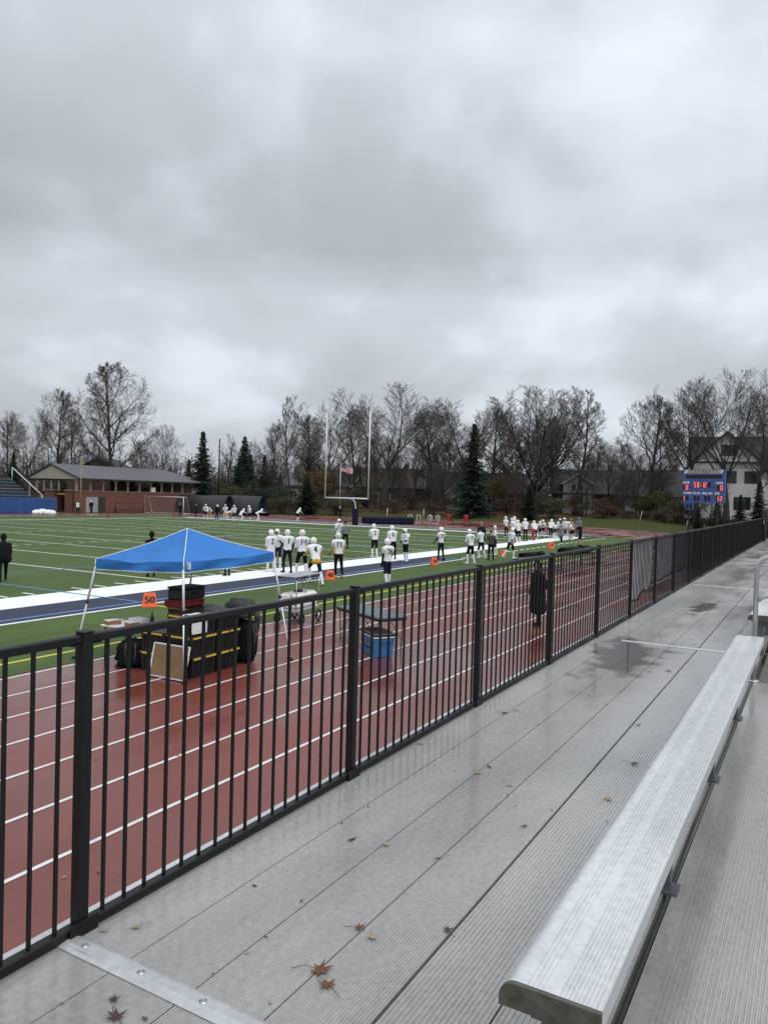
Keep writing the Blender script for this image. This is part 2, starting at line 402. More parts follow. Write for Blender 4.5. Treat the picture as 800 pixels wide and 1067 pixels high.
c1 = cloud(1.7, 6, .50, (2.85, 7.75, 0), .15); c2 = cloud(4.0, 6, .45, (1.3, 2.2, 0), .2)
sm = node(nt, 'ShaderNodeMath', operation='MULTIPLY_ADD'); L.new(c2, sm.inputs[0]); sm.inputs[1].default_value = .34; L.new(c1, sm.inputs[2])
rp = node(nt, 'ShaderNodeMapRange', interpolation_type='SMOOTHSTEP'); rp.inputs['From Min'].default_value = .47; rp.inputs['From Max'].default_value = .92
L.new(sm.outputs[0], rp.inputs['Value'])
cr = node(nt, 'ShaderNodeValToRGB'); L.new(rp.outputs[0], cr.inputs['Fac'])
cr.color_ramp.elements[0].position = 0; cr.color_ramp.elements[0].color = (.40,.425,.46,1)
cr.color_ramp.elements[1].position = 1; cr.color_ramp.elements[1].color = (.68,.735,.80,1)
e = cr.color_ramp.elements.new(.5); e.color = (.465,.50,.545,1)
# the overcast brightens by elevation: low band, a darker layer above it, then towards the zenith
el = node(nt, 'ShaderNodeValToRGB'); L.new(zc.outputs[0], el.inputs['Fac'])
E_ = el.color_ramp.elements
E_[0].position = 0; E_[0].color = (1.08,)*3+(1,); E_[1].position = 1; E_[1].color = (2.1,)*3+(1,)
for p_, v_ in ((.13, 1.02), (.19, 1.18), (.245, 1.20), (.30, .92), (.38, .97), (.50, 1.20), (.60, 1.35), (.75, 1.7)):
    q = E_.new(p_); q.color = (v_,)*3+(1,)
ml = node(nt, 'ShaderNodeMix', data_type='RGBA', blend_type='MULTIPLY'); ml.inputs['Factor'].default_value = 1
L.new(cr.outputs['Color'], ml.inputs['A']); L.new(el.outputs['Color'], ml.inputs['B'])
sc10 = node(nt, 'ShaderNodeMix', data_type='RGBA', blend_type='MULTIPLY'); sc10.inputs['Factor'].default_value = 1
L.new(ml.outputs['Result'], sc10.inputs['A']); sc10.inputs['B'].default_value = (10, 10, 10, 1)
fm = node(nt, 'ShaderNodeMix', data_type='RGBA'); fm.inputs['Factor'].default_value = .95
L.new(sky.outputs['Color'], fm.inputs['A']); L.new(sc10.outputs['Result'], fm.inputs['B']); L.new(fm.outputs['Result'], bg.inputs['Color'])

# ------------------------------------------------------------------ ground
CX0, CX1, CY = -31.0, 63.6, 45.5      # ends of the track's straight, its middle line
def sstep(a, b, x):
    t = max(0, min(1, (x-a)/(b-a))); return t*t*(3-2*t)
def seg_d(x, y):
    return hypot(x - max(CX0, min(CX1, x)), y-CY)
def ground_z(x, y):
    d = seg_d(x, y) - 44.5
    b = sstep(1, 15, d)*1.05 + sstep(15, 80, d)*1.2
    if x > 40:
        b *= max(sstep(14, 26, y), sstep(118, 134, x)) if y < 40 else 1
    if y < 14 and x < 128: b = 0
    if y > 80: b *= sstep(101, 118, y) if x < 96 else 1
    return b
def add_ground():
    xs = list(np.arange(-120, 60, 6.0)) + list(np.arange(60, 200, 2.5)) + list(np.arange(200, 500, 20.0)) + [900]
    xs = [-900, -400] + xs
    ys = [-900, -300, -100, -40] + list(np.arange(-20, 160, 2.5)) + list(np.arange(160, 500, 20.0)) + [900]
    vs = []; lit = []
    for x in xs:
        for y in ys:
            vs.append((x, y, ground_z(x, y) - .03 + (0 if ground_z(x, y) < .05 else rng.uniform(-.06, .06))))
            d = seg_d(x, y) - 44.5
            v = sstep(4, 14, d)*.42 + .04
            if x > 100 and y < 33: v = sstep(123, 131, x)*.55 - .10
            lit.append(v)
    n = len(ys); fs = [(i*n+j, (i+1)*n+j, (i+1)*n+j+1, i*n+j+1) for i in range(len(xs)-1) for j in range(n-1)]
    me = bpy.data.meshes.new('ground'); me.from_pydata(vs, [], fs); me.materials.append(M['ground'])
    a = me.attributes.new('litter', 'FLOAT', 'POINT'); a.data.foreach_set('value', lit)
    me.polygons.foreach_set('use_smooth', [True]*len(fs)); me.update()
    o = bpy.data.objects.new('ground', me); COL.objects.link(o); o['kind'] = 'structure'
add_ground()

def stadium(r, n=64):
    pts = [(CX1 + r*sin(pi*i/n), CY - r*cos(pi*i/n)) for i in range(n+1)]
    pts += [(CX0 - r*sin(pi*i/n), CY + r*cos(pi*i/n)) for i in range(n+1)]
    return pts
mb = MB(); P = stadium(41.95); mb.add([(x, y, -.006) for x, y in P], [tuple(range(len(P)))], 0)
mb.rect(62, 4.0, 127, 12.4, -.011)
mb.build('running_track', M['track'], kind='structure')

R0 = 33.2
mb = MB(); Z = -.0015
for k in range(9):
    r = R0 + 1.06*k; w = .055 if k else .07
    a, b = stadium(r-w/2, 60), stadium(r+w/2, 60); n = len(a)
    mb.add([(x, y, Z) for x, y in a] + [(x, y, Z) for x, y in b], [(i, (i+1) % n, n+(i+1) % n, n+i) for i in range(n)])
    y = CY - r
    if y > 4.2: mb.rect(CX1+.1, y-w/2, 126, y+w/2, Z-.003)
mb.build('lane_lines', mat('lane_white', (.62,.61,.60), .45, 0, .12, 9, rvar=.1), kind='structure')

mb = MB()
mb.add([(x, y, 0) for x, y in ((-42,14.4),(CX0,12.45),(CX1,12.45),(69.2,12.95),(74.4,14.25),(74.4,76.75),(69.2,78.05),(CX1,78.55),(CX0,78.55),(-42,76.6))], [tuple(range(10))])
mb.build('turf_field', M['turf'], kind='structure')

SY, FY, EX, A50, YD = 21.15, 69.9, 71.04, 16.18, .9144
mb = MB(); z = .004
# white border band, navy band, thin outer white line
X0 = A50-60*YD
mb.rect(X0, SY-1.9, EX, SY, z); mb.rect(X0, FY, EX, FY+.3, z); mb.rect(EX, SY-1.9, EX+1.3, FY+.3, z)
mb.rect(X0, 17.08, A50+25*YD, 17.22, z, 0)
for k in range(-11, 13):
    x = A50 + k*5*YD
    if -41 < x < 62.2: mb.rect(x-.055, SY+.004, x+.055, FY-.004, z)
for k in range(-50, 51):
    if k % 5 == 0: continue
    x = A50+k*YD
    if x < -41: continue
    for y0 in (SY+.12, SY+18.29, FY-18.9, FY-.72): mb.rect(x-.05, y0, x+.05, y0+.61, z)
for (xx, yy) in ((62, 0),): mb.rect(61.93, SY+.004, 62.1, FY-.004, z+.002)
mb.rect(A50-25*YD, 17.222, A50+25*YD, 19.246, z, 1); mb.rect(EX+1.304, 17.222, EX+3.3, FY+3.3, z, 1)
mb.rect(X0, 17.56, A50+25*YD, 17.68, z+.004, 2); mb.rect(X0, 27.0, 62, 27.1, z+.005, 2); mb.rect(A50-.05, 17.7, A50+.05, FY, z+.009, 2)
mb.rect(-42, 13.27, CX1+5, 13.38, z+.001, 3); mb.rect(15.95, 13.39, 16.06, 17.05, z, 3)
# dashed coaching line along the far part of the near sideline
for k in range(0, 28): mb.rect(A50+25*YD+.4+k*1.2, 17.35, A50+25*YD+1.0+k*1.2, 17.52, z+.002, 0)
mb.build('field_lines', [mat('turf_white', (.76,.77,.76), .75, 0, .07, 2), mat('turf_navy', (.014,.020,.048), .75, 0, .25, 3),
         mat('turf_blue', (.10,.22,.46), .75, 0, .12, 3), mat('turf_yellow', (.55,.47,.07), .75, 0, .12, 3)], kind='structure')
mb = MB(); mb.rect(74.41, 20, 79.5, 71, -.002); mb.build('end_apron', mat('grey_apron', (.15,.14,.14), .4, 0, .3, .8, rvar=.15), kind='structure')
mb = MB(); mb.rect(-60, -16, 127, 3.5, -.004); mb.build('concrete_pad', M['concrete'], kind='structure')

# ------------------------------------------------------------------ aluminium walkway
def ribbed(mb, x0, x1, y0, y1, zt, pitch, depth=.0028, thick=.045, flat0=0.0, flat1=0.0, mi=0):
    """extruded plank along X with fine ribs on top"""
    pr = [(y0, zt-thick), (y0, zt-.0015), (y0+.0012, zt)]
    a = y0+.0025+flat0; b = y1-.0025-flat1
    n = max(1, int((b-a)/pitch))
    st = (b-a)/n
    for i in range(n):
        y = a + i*st
        pr += [(y, zt), (y+st*.14, zt-depth), (y+st*.44, zt-depth), (y+st*.58, zt)]
    pr += [(y1-.0012, zt), (y1, zt-.0015), (y1, zt-thick)]
    mb.prism(pr, (x0,0,0), (x1,0,0), (0,1,0), (0,0,1), mi)
deck = empty('aluminium_walkway', (0, 0, ZD), 0, 'long wet grey ribbed aluminium walkway running beside the black fence', 'walkway')
BOUND = [2.245, 1.965, 1.67, 1.395, 1.115]
SECT = [(-3.0, 1.735), (1.765, 8.905), (8.925, 16.06), (16.08, 23.2), (23.22, 30.4), (30.42, 48.0)]
for (xa, xb) in SECT:
    for i in range(4):
        mb = MB(); dz = 0.0
        ribbed(mb, xa+rng.uniform(0,.004), xb, BOUND[i+1]+.003, BOUND[i]-.003, dz, .0118, flat1=.035 if i == 0 else 0)
        mb.build('plank', M['deck'], deck)
    for (ya, yb) in ((.815, 1.106), (.50, .809)):
        mb = MB(); ribbed(mb, xa, xb, ya, yb, -.0005, .0165, .0036); mb.build('plank', M['deck'], deck)
mb = MB()
for y in (2.15, 1.6, 1.05, .6): mb.box((-3, y-.03, -.30), (48, y+.03, -.05))
mb.build('beam', M['steel'], deck)
mb = MB(); mb.prism([(2.25,-.20),(2.25,.004),(2.335,.004),(2.335,-.20)], (-3,0,0), (48,0,0), (0,1,0), (0,0,1)); mb.build('edge_trim', M['bench'], deck)
for x in [-1+3.6*k for k in range(14)]:
    mb = MB(); mb.box((x-.05, 1.55, -1.80), (x+.05, 1.65, -.302)); mb.build('support_post', M['steel'], deck)

def joint_strip(x, w, label, y0=.50, y1=2.225, bolts=True):
    t = empty('joint_strip', (x, 0, ZD), 0, label, 'strip')
    mb = MB(); mb.prism([(-w/2,.0016),(-w/2+.012,.008),(-w/4,.009),(-w/4+.01,.0115),(w/4,.0115),(w/4+.01,.009),(w/2-.012,.008),(w/2,.0016)], (0,y0,0), (0,y1,0), (1,0,0), (0,0,1))
    mb.build('cover_plate', M['strip'], t)
    if bolts:
        y = y1-.09
        while y > y0:
            b = MB(); b.tube([(0,y,.009),(0,y,.0135)], .013, 14); b.tube([(0,y,.0135),(0,y,.018)], [.008,.0065], 6, smooth=False)
            b.build('bolt', M['alu'], t); y -= .27
    return t
joint_strip(1.75, .088, 'raised bolted aluminium strip across the walkway in the near left corner')
joint_strip(8.915, .05, 'thin pale strip across the walkway near the far end of the bench', .52, 1.92, False)
joint_strip(16.07, .05, 'thin pale strip across the walkway beyond the handrail', .52, 2.2, False)
joint_strip(23.21, .05, 'distant thin pale strip across the walkway by the dark windscreens', .52, 2.2, False)

# ------------------------------------------------------------------ bench and foot plank of the first row
def bench_profile():
    return [(.372,.0),(.372,-.052),(.380,-.052),(.380,-.008),(.60,-.008),(.60,-.045),(.612,-.045),(.612,-.018),(.608,-.008),(.598,-.001),(.588,.001)]
def bench(x0, x1, label):
    t = empty('aluminium_bench', (x0, .018, ZD), 0, label, 'bench')
    zt = .428; L_ = x1-x0; mb = MB()
    # bullnosed ribbed seat: rounded walkway-side edge, two rib fields either side of a flat band
    pr = [(.372,zt-.055),(.372,zt-.004),(.376,zt)]
    y = .382
    while y < .475: pr += [(y,zt),(y+.0010,zt-.0032),(y+.0042,zt-.0032),(y+.0052,zt)]; y += .0105
    pr += [(.505,zt)]
    y = .508
    while y < .556: pr += [(y,zt),(y+.0012,zt-.0032),(y+.0045,zt-.0032),(y+.0057,zt)]; y += .0120
    for k in range(8):
        a = k/7*pi/2; pr.append((.572+.040*sin(a), zt-.036+.036*cos(a)))
    pr += [(.612,zt-.055)]
    mb.prism(pr, (0,0,0), (L_,0,0), (0,1,0), (0,0,1)); mb.build('seat', M['bench'], t)
    for e, s in ((0,-1),(L_,1)):
        c = MB(); q = [(.3705,zt-.060),(.3705,zt+.0006),(.572,zt+.0008)]
        for k in range(1, 8):
            a = k/7*pi/2; q.append((.572+.0415*sin(a), zt-.036+.0372*cos(a)))
        q += [(.6135,zt-.060)]
        c.prism(q, (e-.012 if s < 0 else e-.002,0,0), (e+.002 if s < 0 else e+.012,0,0), (0,1,0), (0,0,1)); c.build('end_cap', M['endcap'], t)
    k = 0; x = .06
    while x < L_:
        b = MB()
        b.prism([(.395,zt-.057),(.590,zt-.057),(.555,zt-.115),(.43,zt-.115)], (x,0,0), (x+.06,0,0), (0,1,0), (0,0,1))
        b.box((x+.003,.46,.002), (x+.057,.53,zt-.116)); b.box((x-.02,.43,-.001), (x+.08,.56,.010))
        b.build('bracket', M['steel'], t); x += 1.46
    return t
bench(1.735, 7.5, 'long wet silver aluminium bench in the foreground with a dark end cap')
bench(8.98, 15.2, 'second aluminium bench beyond the handrail, only its dark end showing')

row = empty('foot_plank', (0, 0, ZD), 0, 'coarsely ribbed grey foot plank to the right of the long bench', 'foot plank')
mb = MB(); ribbed(mb, -1.5, 7.6, -.02, .468, .0, .0150, .0045, flat1=.055); mb.build('plank', M['deck'], row)
mb = MB(); ribbed(mb, -1.5, 7.6, -.50, -.028, .0, .0150, .0045, flat1=.02); mb.build('plank', M['deck'], row)
for ya_, yb_ in ((-1.05,-.508),(-1.6,-1.058)):
    mb = MB(); ribbed(mb, -1.5, 7.6, ya_, yb_, .0, .0150, .0045, flat1=.02); mb.build('plank', M['deck'], row)
mb = MB(); mb.box((-1.5,-1.2,-.3), (7.6,-1.1,-.05)); mb.box((-1.5,-.4,-.3), (7.6,-.3,-.05)); mb.box((-1.5,.1,-.3), (7.6,.18,-.05)); mb.build('beam', M['steel'], row)
mb = MB(); mb.box((-3,.470,-.13), (48,.498,-.09)); mb.build('gutter', mat('leaf_filled_gutter', (.045,.030,.020), .9, 0, .5, 14, .8, 40), deck)
row2 = empty('foot_plank', (0, 0, ZD), 0, 'foot plank beside the second bench beyond the handrail', 'foot plank')
mb = MB(); ribbed(mb, 8.98, 20, -.02, .432, .0, .0150, .0045, flat1=.055); mb.build('plank', M['deck'], row2)

rail = empty('handrail', (7.62, .475, ZD), 0, 'bent galvanised tube handrail standing past the far end of the bench', 'handrail')
mb = MB(); mb.tube([(0,0,.0),(0,0,1.02),(0,-.012,1.07),(0,-.045,1.11),(0,-.10,1.137),(0,-.9,1.42)], .0215, 14); mb.build('post_tube', M['alu'], rail)
mb = MB(); mb.tube([(0,-.015,.735),(0,-.05,.765),(0,-.9,1.07)], .019, 12); mb.build('mid_rail', M['alu'], rail)
mb = MB(); mb.tube([(0,0,.001),(0,0,.012)], .05, 16); mb.build('base_flange', M['alu'], rail)

# ------------------------------------------------------------------ black fence along the walkway
FYP = 2.237; FH = 1.067
fence = empty('metal_fence', (0, FYP, ZD), 0, 'long black metal picket fence along the edge of the walkway', 'fence')
NP = 27
far_p = MB(); n_p = 0
for k in range(-1, NP):
    x = 1.80*k + .006
    mb = MB(); mb.bbox((x-.0225,-.0225,-.16), (x+.0225,.0225,FH+.006), .003); mb.build('post', M['black'], fence)
    cp = MB(); cp.bbox((x-.0242,-.0242,FH+.0065), (x+.0242,.0242,FH+.012), .002); cp.build('post_cap', M['black'], fence)
    bx = MB(); bx.bbox((x-.060,-.030,-.003), (x+.060,-.0265,.055), .001); bx.build('base_lug', M['black'], fence)
    xa, xb = x+.023, x+1.80-.023
    r = MB(); r.bbox((xa,-.018,FH-.030), (xb,.018,FH), .004); r.build('top_rail', M['black'], fence)
    bk = MB()
    for s_ in (-1, 1):
        for zz in (FH-.036, .003):
            bk.bbox((x+s_*.0233 if s_ > 0 else x-.062,-.0205,zz), (x+.062 if s_ > 0 else x-.0233,.0205,zz+.0055), .001); bk.tube([(x+s_*.048,-.0185,zz+.021),(x+s_*.048,-.0225,zz+.021)], .0045, 6)
    bk.build('rail_bracket', M['black'], fence)
    r = MB(); r.bbox((xa,-.020,.006), (xb,.020,.040), .004); r.build('bottom_rail', M['black'], fence)
    for j in range(1, 18):
        px = x + j*.1 + rng.uniform(-.0018,.0018)
        q = [(px,0,.041), (px,0,FH-.0305)]
        if 0 <= k <= 5 and n_p < 100:
            p_ = MB(); p_.bar(q[0], q[1], .0115, .0115); p_.build('picket', M['black'], fence); n_p += 1
        else: far_p.bar(q[0], q[1], .0115, .0115)
far_p.build('picket', M['black'], fence, kind='stuff')

def screen_mat(name, col, tr, sc=3):
    m = mat(name, col, .8, 0, .35, sc, .3, 9); nt = m.node_tree
    t = node(nt, 'ShaderNodeBsdfTransparent'); mx = node(nt, 'ShaderNodeMixShader'); mx.inputs[0].default_value = tr
    nt.links.new(nt.nodes['Principled BSDF'].outputs[0], mx.inputs[1]); nt.links.new(t.outputs[0], mx.inputs[2])
    nt.links.new(mx.outputs[0], nt.nodes['Material Output'].inputs['Surface']); return m
def windscreen(x0, x1, zb0, zb1, m, label, seed, y=.030):
    r = random.Random(seed); nx, nz = max(6, int((x1-x0)/.15)), 8; mb = MB(); vs = []; fs = []
    ph = r.uniform(0, 6)
    for i in range(nx+1):
        x = x0 + (x1-x0)*i/nx; zb = zb0 + (zb1-zb0)*i/nx + .03*sin(i*1.3+ph) + r.uniform(-.02,.02)
        for j in range(nz+1):
            t = j/nz; z = zb + (FH-.05-zb)*t
            vs.append((x, y + .012*sin(x*5+ph+2*t)*(1.15-t) + .004*r.random(), z))
    for i in range(nx):
        for j in range(nz):
            a = i*(nz+1)+j; fs.append((a, a+nz+1, a+nz+2, a+1))
    mb.add(vs, fs, 0, True); o = mb.build('windscreen', m); o.location = (0, FYP, ZD)
    tag(o, label, 'windscreen', 'windscreens tied to the fence')
    hm = MB(); hm.tube([(x0 + (x1-x0)*i/nx, y, vs[i*(nz+1)][2]-.004) for i in range(nx+1)], .012, 5); hm.build('hem', M['black'], o)
    g = MB(); g.tube([(x0,y+.012,FH-.055),(x1,y+.012,FH-.055)], .008, 5); g.build('tie_cord', M['black'], o)
gs = screen_mat('faded_grey_mesh', (.60,.60,.63), .28); gs2 = screen_mat('faded_grey_blue_mesh', (.42,.44,.52), .25)
bs_ = screen_mat('black_mesh', (.009,.011,.019), .03)
windscreen(11.0, 12.52, .16, .34, gs, 'faded grey see-through windscreen with a ragged hem, nearest on the fence', 1)
windscreen(12.68, 14.35, .33, .36, gs2, 'second grey windscreen on the fence, with a bluish stain', 2)
windscreen(14.48, 16.15, .35, .30, screen_mat('dark_grey_mesh', (.13,.135,.16), .10), 'dark charcoal windscreen between the grey and the black ones', 3)
windscreen(16.28, 27.0, .29, .22, bs_, 'long black windscreen past the charcoal one', 4)
windscreen(27.1, 45.0, .10, .10, bs_, 'black windscreen on the last stretch of fence by the scoreboard', 5)

# ------------------------------------------------------------------ puddles and leaves on the walkway
def puddle(cx, cy, rx, ry, seed):
    r = random.Random(seed); n = 40; ph = [r.uniform(0, 6) for _ in range(4)]
    pts = []
    for i in range(n):
        a = 2*pi*i/n; k = 1 + .18*sin(2*a+ph[0]) + .13*sin(3*a+ph[1]) + .08*sin(5*a+ph[2])
        pts.append((cx+rx*k*cos(a), cy+ry*k*sin(a), ZD+.0022))
    mb = MB(); mb.add([(cx,cy,ZD+.0022)] + pts, [(0, 1+i, 1+(i+1) % n) for i in range(n)])
    o = mb.build('puddle', PUD, kind='structure'); a = o.data.attributes.new('depth', 'FLOAT', 'POINT'); a.data.foreach_set('value', [.62]+[0.0]*n)
m = bpy.data.materials.new('shallow_water'); m.use_nodes = True; nt = m.node_tree
b = nt.nodes['Principled BSDF']; b.inputs['Base Color'].default_value = (.09,.09,.09,1); b.inputs['Roughness'].default_value = .05; b.inputs['IOR'].default_value = 1.33
b.inputs['Specular IOR Level'].default_value = .8
t = node(nt, 'ShaderNodeBsdfTransparent'); mx = node(nt, 'ShaderNodeMixShader')
at = node(nt, 'ShaderNodeAttribute'); at.attribute_name = 'depth'; tcp = node(nt, 'ShaderNodeTexCoord')
nzp = node(nt, 'ShaderNodeTexNoise'); nzp.inputs['Scale'].default_value = 3.2; nzp.inputs['Detail'].default_value = 6; nt.links.new(tcp.outputs['Object'], nzp.inputs['Vector'])
adp = node(nt, 'ShaderNodeMath', operation='MULTIPLY_ADD'); nt.links.new(nzp.outputs['Fac'], adp.inputs[0]); adp.inputs[1].default_value = 1.1; nt.links.new(at.outputs['Fac'], adp.inputs[2])
rpp = node(nt, 'ShaderNodeMapRange', interpolation_type='SMOOTHSTEP'); rpp.inputs['From Min'].default_value = .74; rpp.inputs['From Max'].default_value = 1.0; rpp.inputs['To Max'].default_value = .62; nt.links.new(adp.outputs[0], rpp.inputs['Value'])
nt.links.new(rpp.outputs[0], mx.inputs[0]); nt.links.new(t.outputs[0], mx.inputs[1]); nt.links.new(b.outputs[0], mx.inputs[2]); nt.links.new(mx.outputs[0], nt.nodes['Material Output'].inputs['Surface'])
PUD = m
puddle(8.05, 1.70, 2.1, .56, 2); puddle(12.6, 1.5, 1.3, .25, 5)

LEAFM = [mat('russet_leaf', (.115,.045,.018), .7, 0, .3, 60), mat('pale_tan_leaf', (.30,.25,.18), .7, 0, .2, 60), mat('dark_wet_leaf', (.045,.028,.020), .45, 0, .3, 60), mat('yellow_leaf', (.27,.19,.085), .7, 0, .2, 60)]
def leaf_mesh(size, r, kind):
    """maple leaf (pointed lobes) or a small oval one, slightly curled"""
    pts = []
    if kind == 0:
        lob = [(-2.5,.62),(-1.75,.34),(-1.35,.95),(-.75,.40),(-.25,.92),(0,.5),(.02,1.12),(.28,.48),(.62,1.0),(1.05,.38),(1.5,.9),(1.9,.32),(2.5,.6),(3.0,.2),(-3.0,.2)]
        for a, q in sorted(lob): pts.append((q*cos(a+pi/2)*r.uniform(.85,1.1), q*sin(a+pi/2)*r.uniform(.85,1.1)))
    else:
        for i in range(14):
            a = 2*pi*i/14; pts.append((.38*sin(a)*(1+.2*cos(a)), .85*cos(a)))
    c1, c2 = r.uniform(.15,.5), r.uniform(-.3,.3); s = size/2
    z = lambda x, y: s*(c1*(x*x+y*y)*.5 + c2*x*y) + .004
    vs = [(0,0,.004)] + [(x*s, y*s, max(.0035, z(x,y))) for x, y in pts]; n = len(pts)
    mb = MB(); mb.add(vs, [(0, 1+i, 1+(i+1) % n) for i in range(n)], 0, True)
    st = MB(); st.tube([(0,-.1*s,.005),(r.uniform(-.2,.2)*s,-1.0*s,.008),(r.uniform(-.5,.5)*s,-1.75*s,.006)], .0011, 4)
    return mb, st
LV = [ # x, y, size, lobed?, colour, label
 (2.08,1.39,.105,0,0,'largest russet maple leaf on the walkway, curled beside a second one'),
 (2.03,1.32,.085,0,0,'russet leaf with long stems touching the largest leaf'),
 (2.36,1.41,.062,0,0,'small russet star leaf on a plank seam, next to a pale leaf'),
 (2.34,1.34,.060,0,1,'pale tan leaf beside the small russet star leaf'),
 (2.52,1.125,.055,0,2,'dark brown leaf in the wide gap between planks'),
 (1.94,2.09,.060,0,1,'pale leaf by the fence foot just past the bolted strip'),
 (1.62,1.84,.050,0,2,'small dark leaf on the near side of the bolted strip'),
 (1.57,1.77,.080,0,2,'wide dull brown leaf flat on the near side of the bolted strip'),
 (1.86,2.17,.05,0,1,'pale leaf scrap against the nearest full fence post'),
 (2.95,1.81,.052,1,2,'single dark oval leaf in the middle of the near walkway'),
 (3.0,1.655,.060,0,1,'pale leaf on the seam to the right of the dark oval leaf'),
 (3.02,1.40,.055,0,1,'thin pale leaf fragment right of the walkway middle'),
 (4.07,1.66,.070,0,3,'yellowish leaf on the walkway opposite the second post'),
 (4.2,1.64,.045,1,2,'dark oval leaf just beyond the yellowish leaf'),
 (4.0,1.44,.060,0,1,'tan leaf on the seam below the yellowish leaf'),
 (4.36,2.165,.07,0,1,'tan leaf near the foot of the second fence post'),
 (4.75,.93,.085,0,2,'dark splayed leaf close to the left edge of the bench'),
 (4.1,.93,.075,0,3,'tan curled leaf beside the bench, short of the dark splayed one'),
 (3.53,1.19,.04,1,2,'tiny dark leaf near the wide gap'),
 (5.33,1.98,.080,0,2,'brown leaf near the fence opposite the third post'),
 (5.45,1.93,.060,0,1,'pale leaf touching the brown leaf near the third post'),
 (6.22,1.58,.06,0,1,'pale leaf mid walkway, halfway along the bench'),
 (5.6,1.07,.05,1,2,'small dark leaf on the wide gap halfway along the bench'),
 (6.04,1.4,.05,0,1,'pale leaf right of the middle seam, halfway along the bench')]
r = random.Random(5)
for x, y, s, k, c, lb in LV:
    l_, st = leaf_mesh(s, r, k); o = l_.build('fallen_leaf', LEAFM[c]); o.location = (x, y, ZD); o.rotation_euler = (0, 0, r.uniform(0, 6.28))
    st.build('stem', LEAFM[c], o); tag(o, lb, 'leaf', 'leaves on the walkway')
for i in range(30):
    x = r.uniform(1.5, 7.5); y = r.choice(BOUND[1:4]) + r.gauss(0,.02) if i % 2 else r.uniform(.7, 2.2)
    l_, st = leaf_mesh(r.uniform(.012,.03), r, 1); o = l_.build('leaf_scrap', LEAFM[r.choice((0,1,2,2))]); o.location = (x, y, ZD); o.rotation_euler = (0, 0, r.uniform(0, 6.28))
    tag(o, 'tiny crumb of dry leaf on the near walkway planks', 'leaf', 'leaf crumbs on the near walkway')
for i in range(46):
    x = r.uniform(7, 34); y = r.uniform(.7, 2.2) if i % 3 else r.uniform(1.0, 1.7)
    l_, st = leaf_mesh(r.uniform(.05,.09), r, 0 if i % 2 else 1); o = l_.build('fallen_leaf', LEAFM[r.choice((0,1,1,2,3))]); o.location = (x, y, ZD); o.rotation_euler = (0, 0, r.uniform(0, 6.28))
    tag(o, 'tiny scattered leaf on the far part of the walkway', 'leaf', 'leaves on the far walkway')

for i in range(34):
    x = r.uniform(3.5, 20); y = r.uniform(4.6, 12)
    l_, st = leaf_mesh(r.uniform(.04,.075), r, i % 2); o = l_.build('fallen_leaf', LEAFM[r.choice((0,1,2,2))]); o.location = (x, y, -.003); o.rotation_euler = (0, 0, r.uniform(0, 6.28))
    tag(o, 'wet dark leaf stuck to the red track lanes', 'leaf', 'leaves on the track')
# ------------------------------------------------------------------ people
def capsule(mb, a, b, ra, rb, n=10):
    a = Vector(a); b = Vector(b); d = b-a; l = d.length
    if l < 1e-6: d = Vector((0,0,1))
    d.normalize(); up = Vector((1,0,0)) if abs(d.x) < .8 else Vector((0,1,0))
    s = d.cross(up).normalized(); u = s.cross(d)
    rings = [(a - d*ra*cos(t), ra*sin(t)) for t in (.45, 1.0)] + [(a, ra), (b, rb)] + [(b + d*rb*cos(t), rb*sin(t)) for t in (1.0, .45)]
    vs = [a-d*ra]
    for c, r_ in rings:
        for k in range(n):
            t = 2*pi*k/n; vs.append(c + s*(r_*cos(t)) + u*(r_*sin(t)))
    vs.append(b+d*rb); fs = [(0, 1+(k+1) % n, 1+k) for k in range(n)]
    for j in range(len(rings)-1):
        for k in range(n):
            k2 = (k+1) % n; fs.append((1+j*n+k, 1+j*n+k2, 1+(j+1)*n+k2, 1+(j+1)*n+k))
    e = len(vs)-1; q = 1+(len(rings)-1)*n
    fs += [(e, q+k, q+(k+1) % n) for k in range(n)]
    mb.add(vs, fs)

def fuse(mb, vox):
    """melt overlapping limbs into one continuous skin"""
    me = mb.mesh('b', []); o = bpy.data.objects.new('b', me); COL.objects.link(o)
    rm = o.modifiers.new('r', 'REMESH'); rm.mode = 'VOXEL'; rm.voxel_size = vox
    sm = o.modifiers.new('s', 'SMOOTH'); sm.factor = .5; sm.iterations = 3
    dg = bpy.context.evaluated_depsgraph_get()
    out = bpy.data.meshes.new_from_object(o.evaluated_get(dg))
    bpy.data.objects.remove(o); bpy.data.meshes.remove(me)
    return out

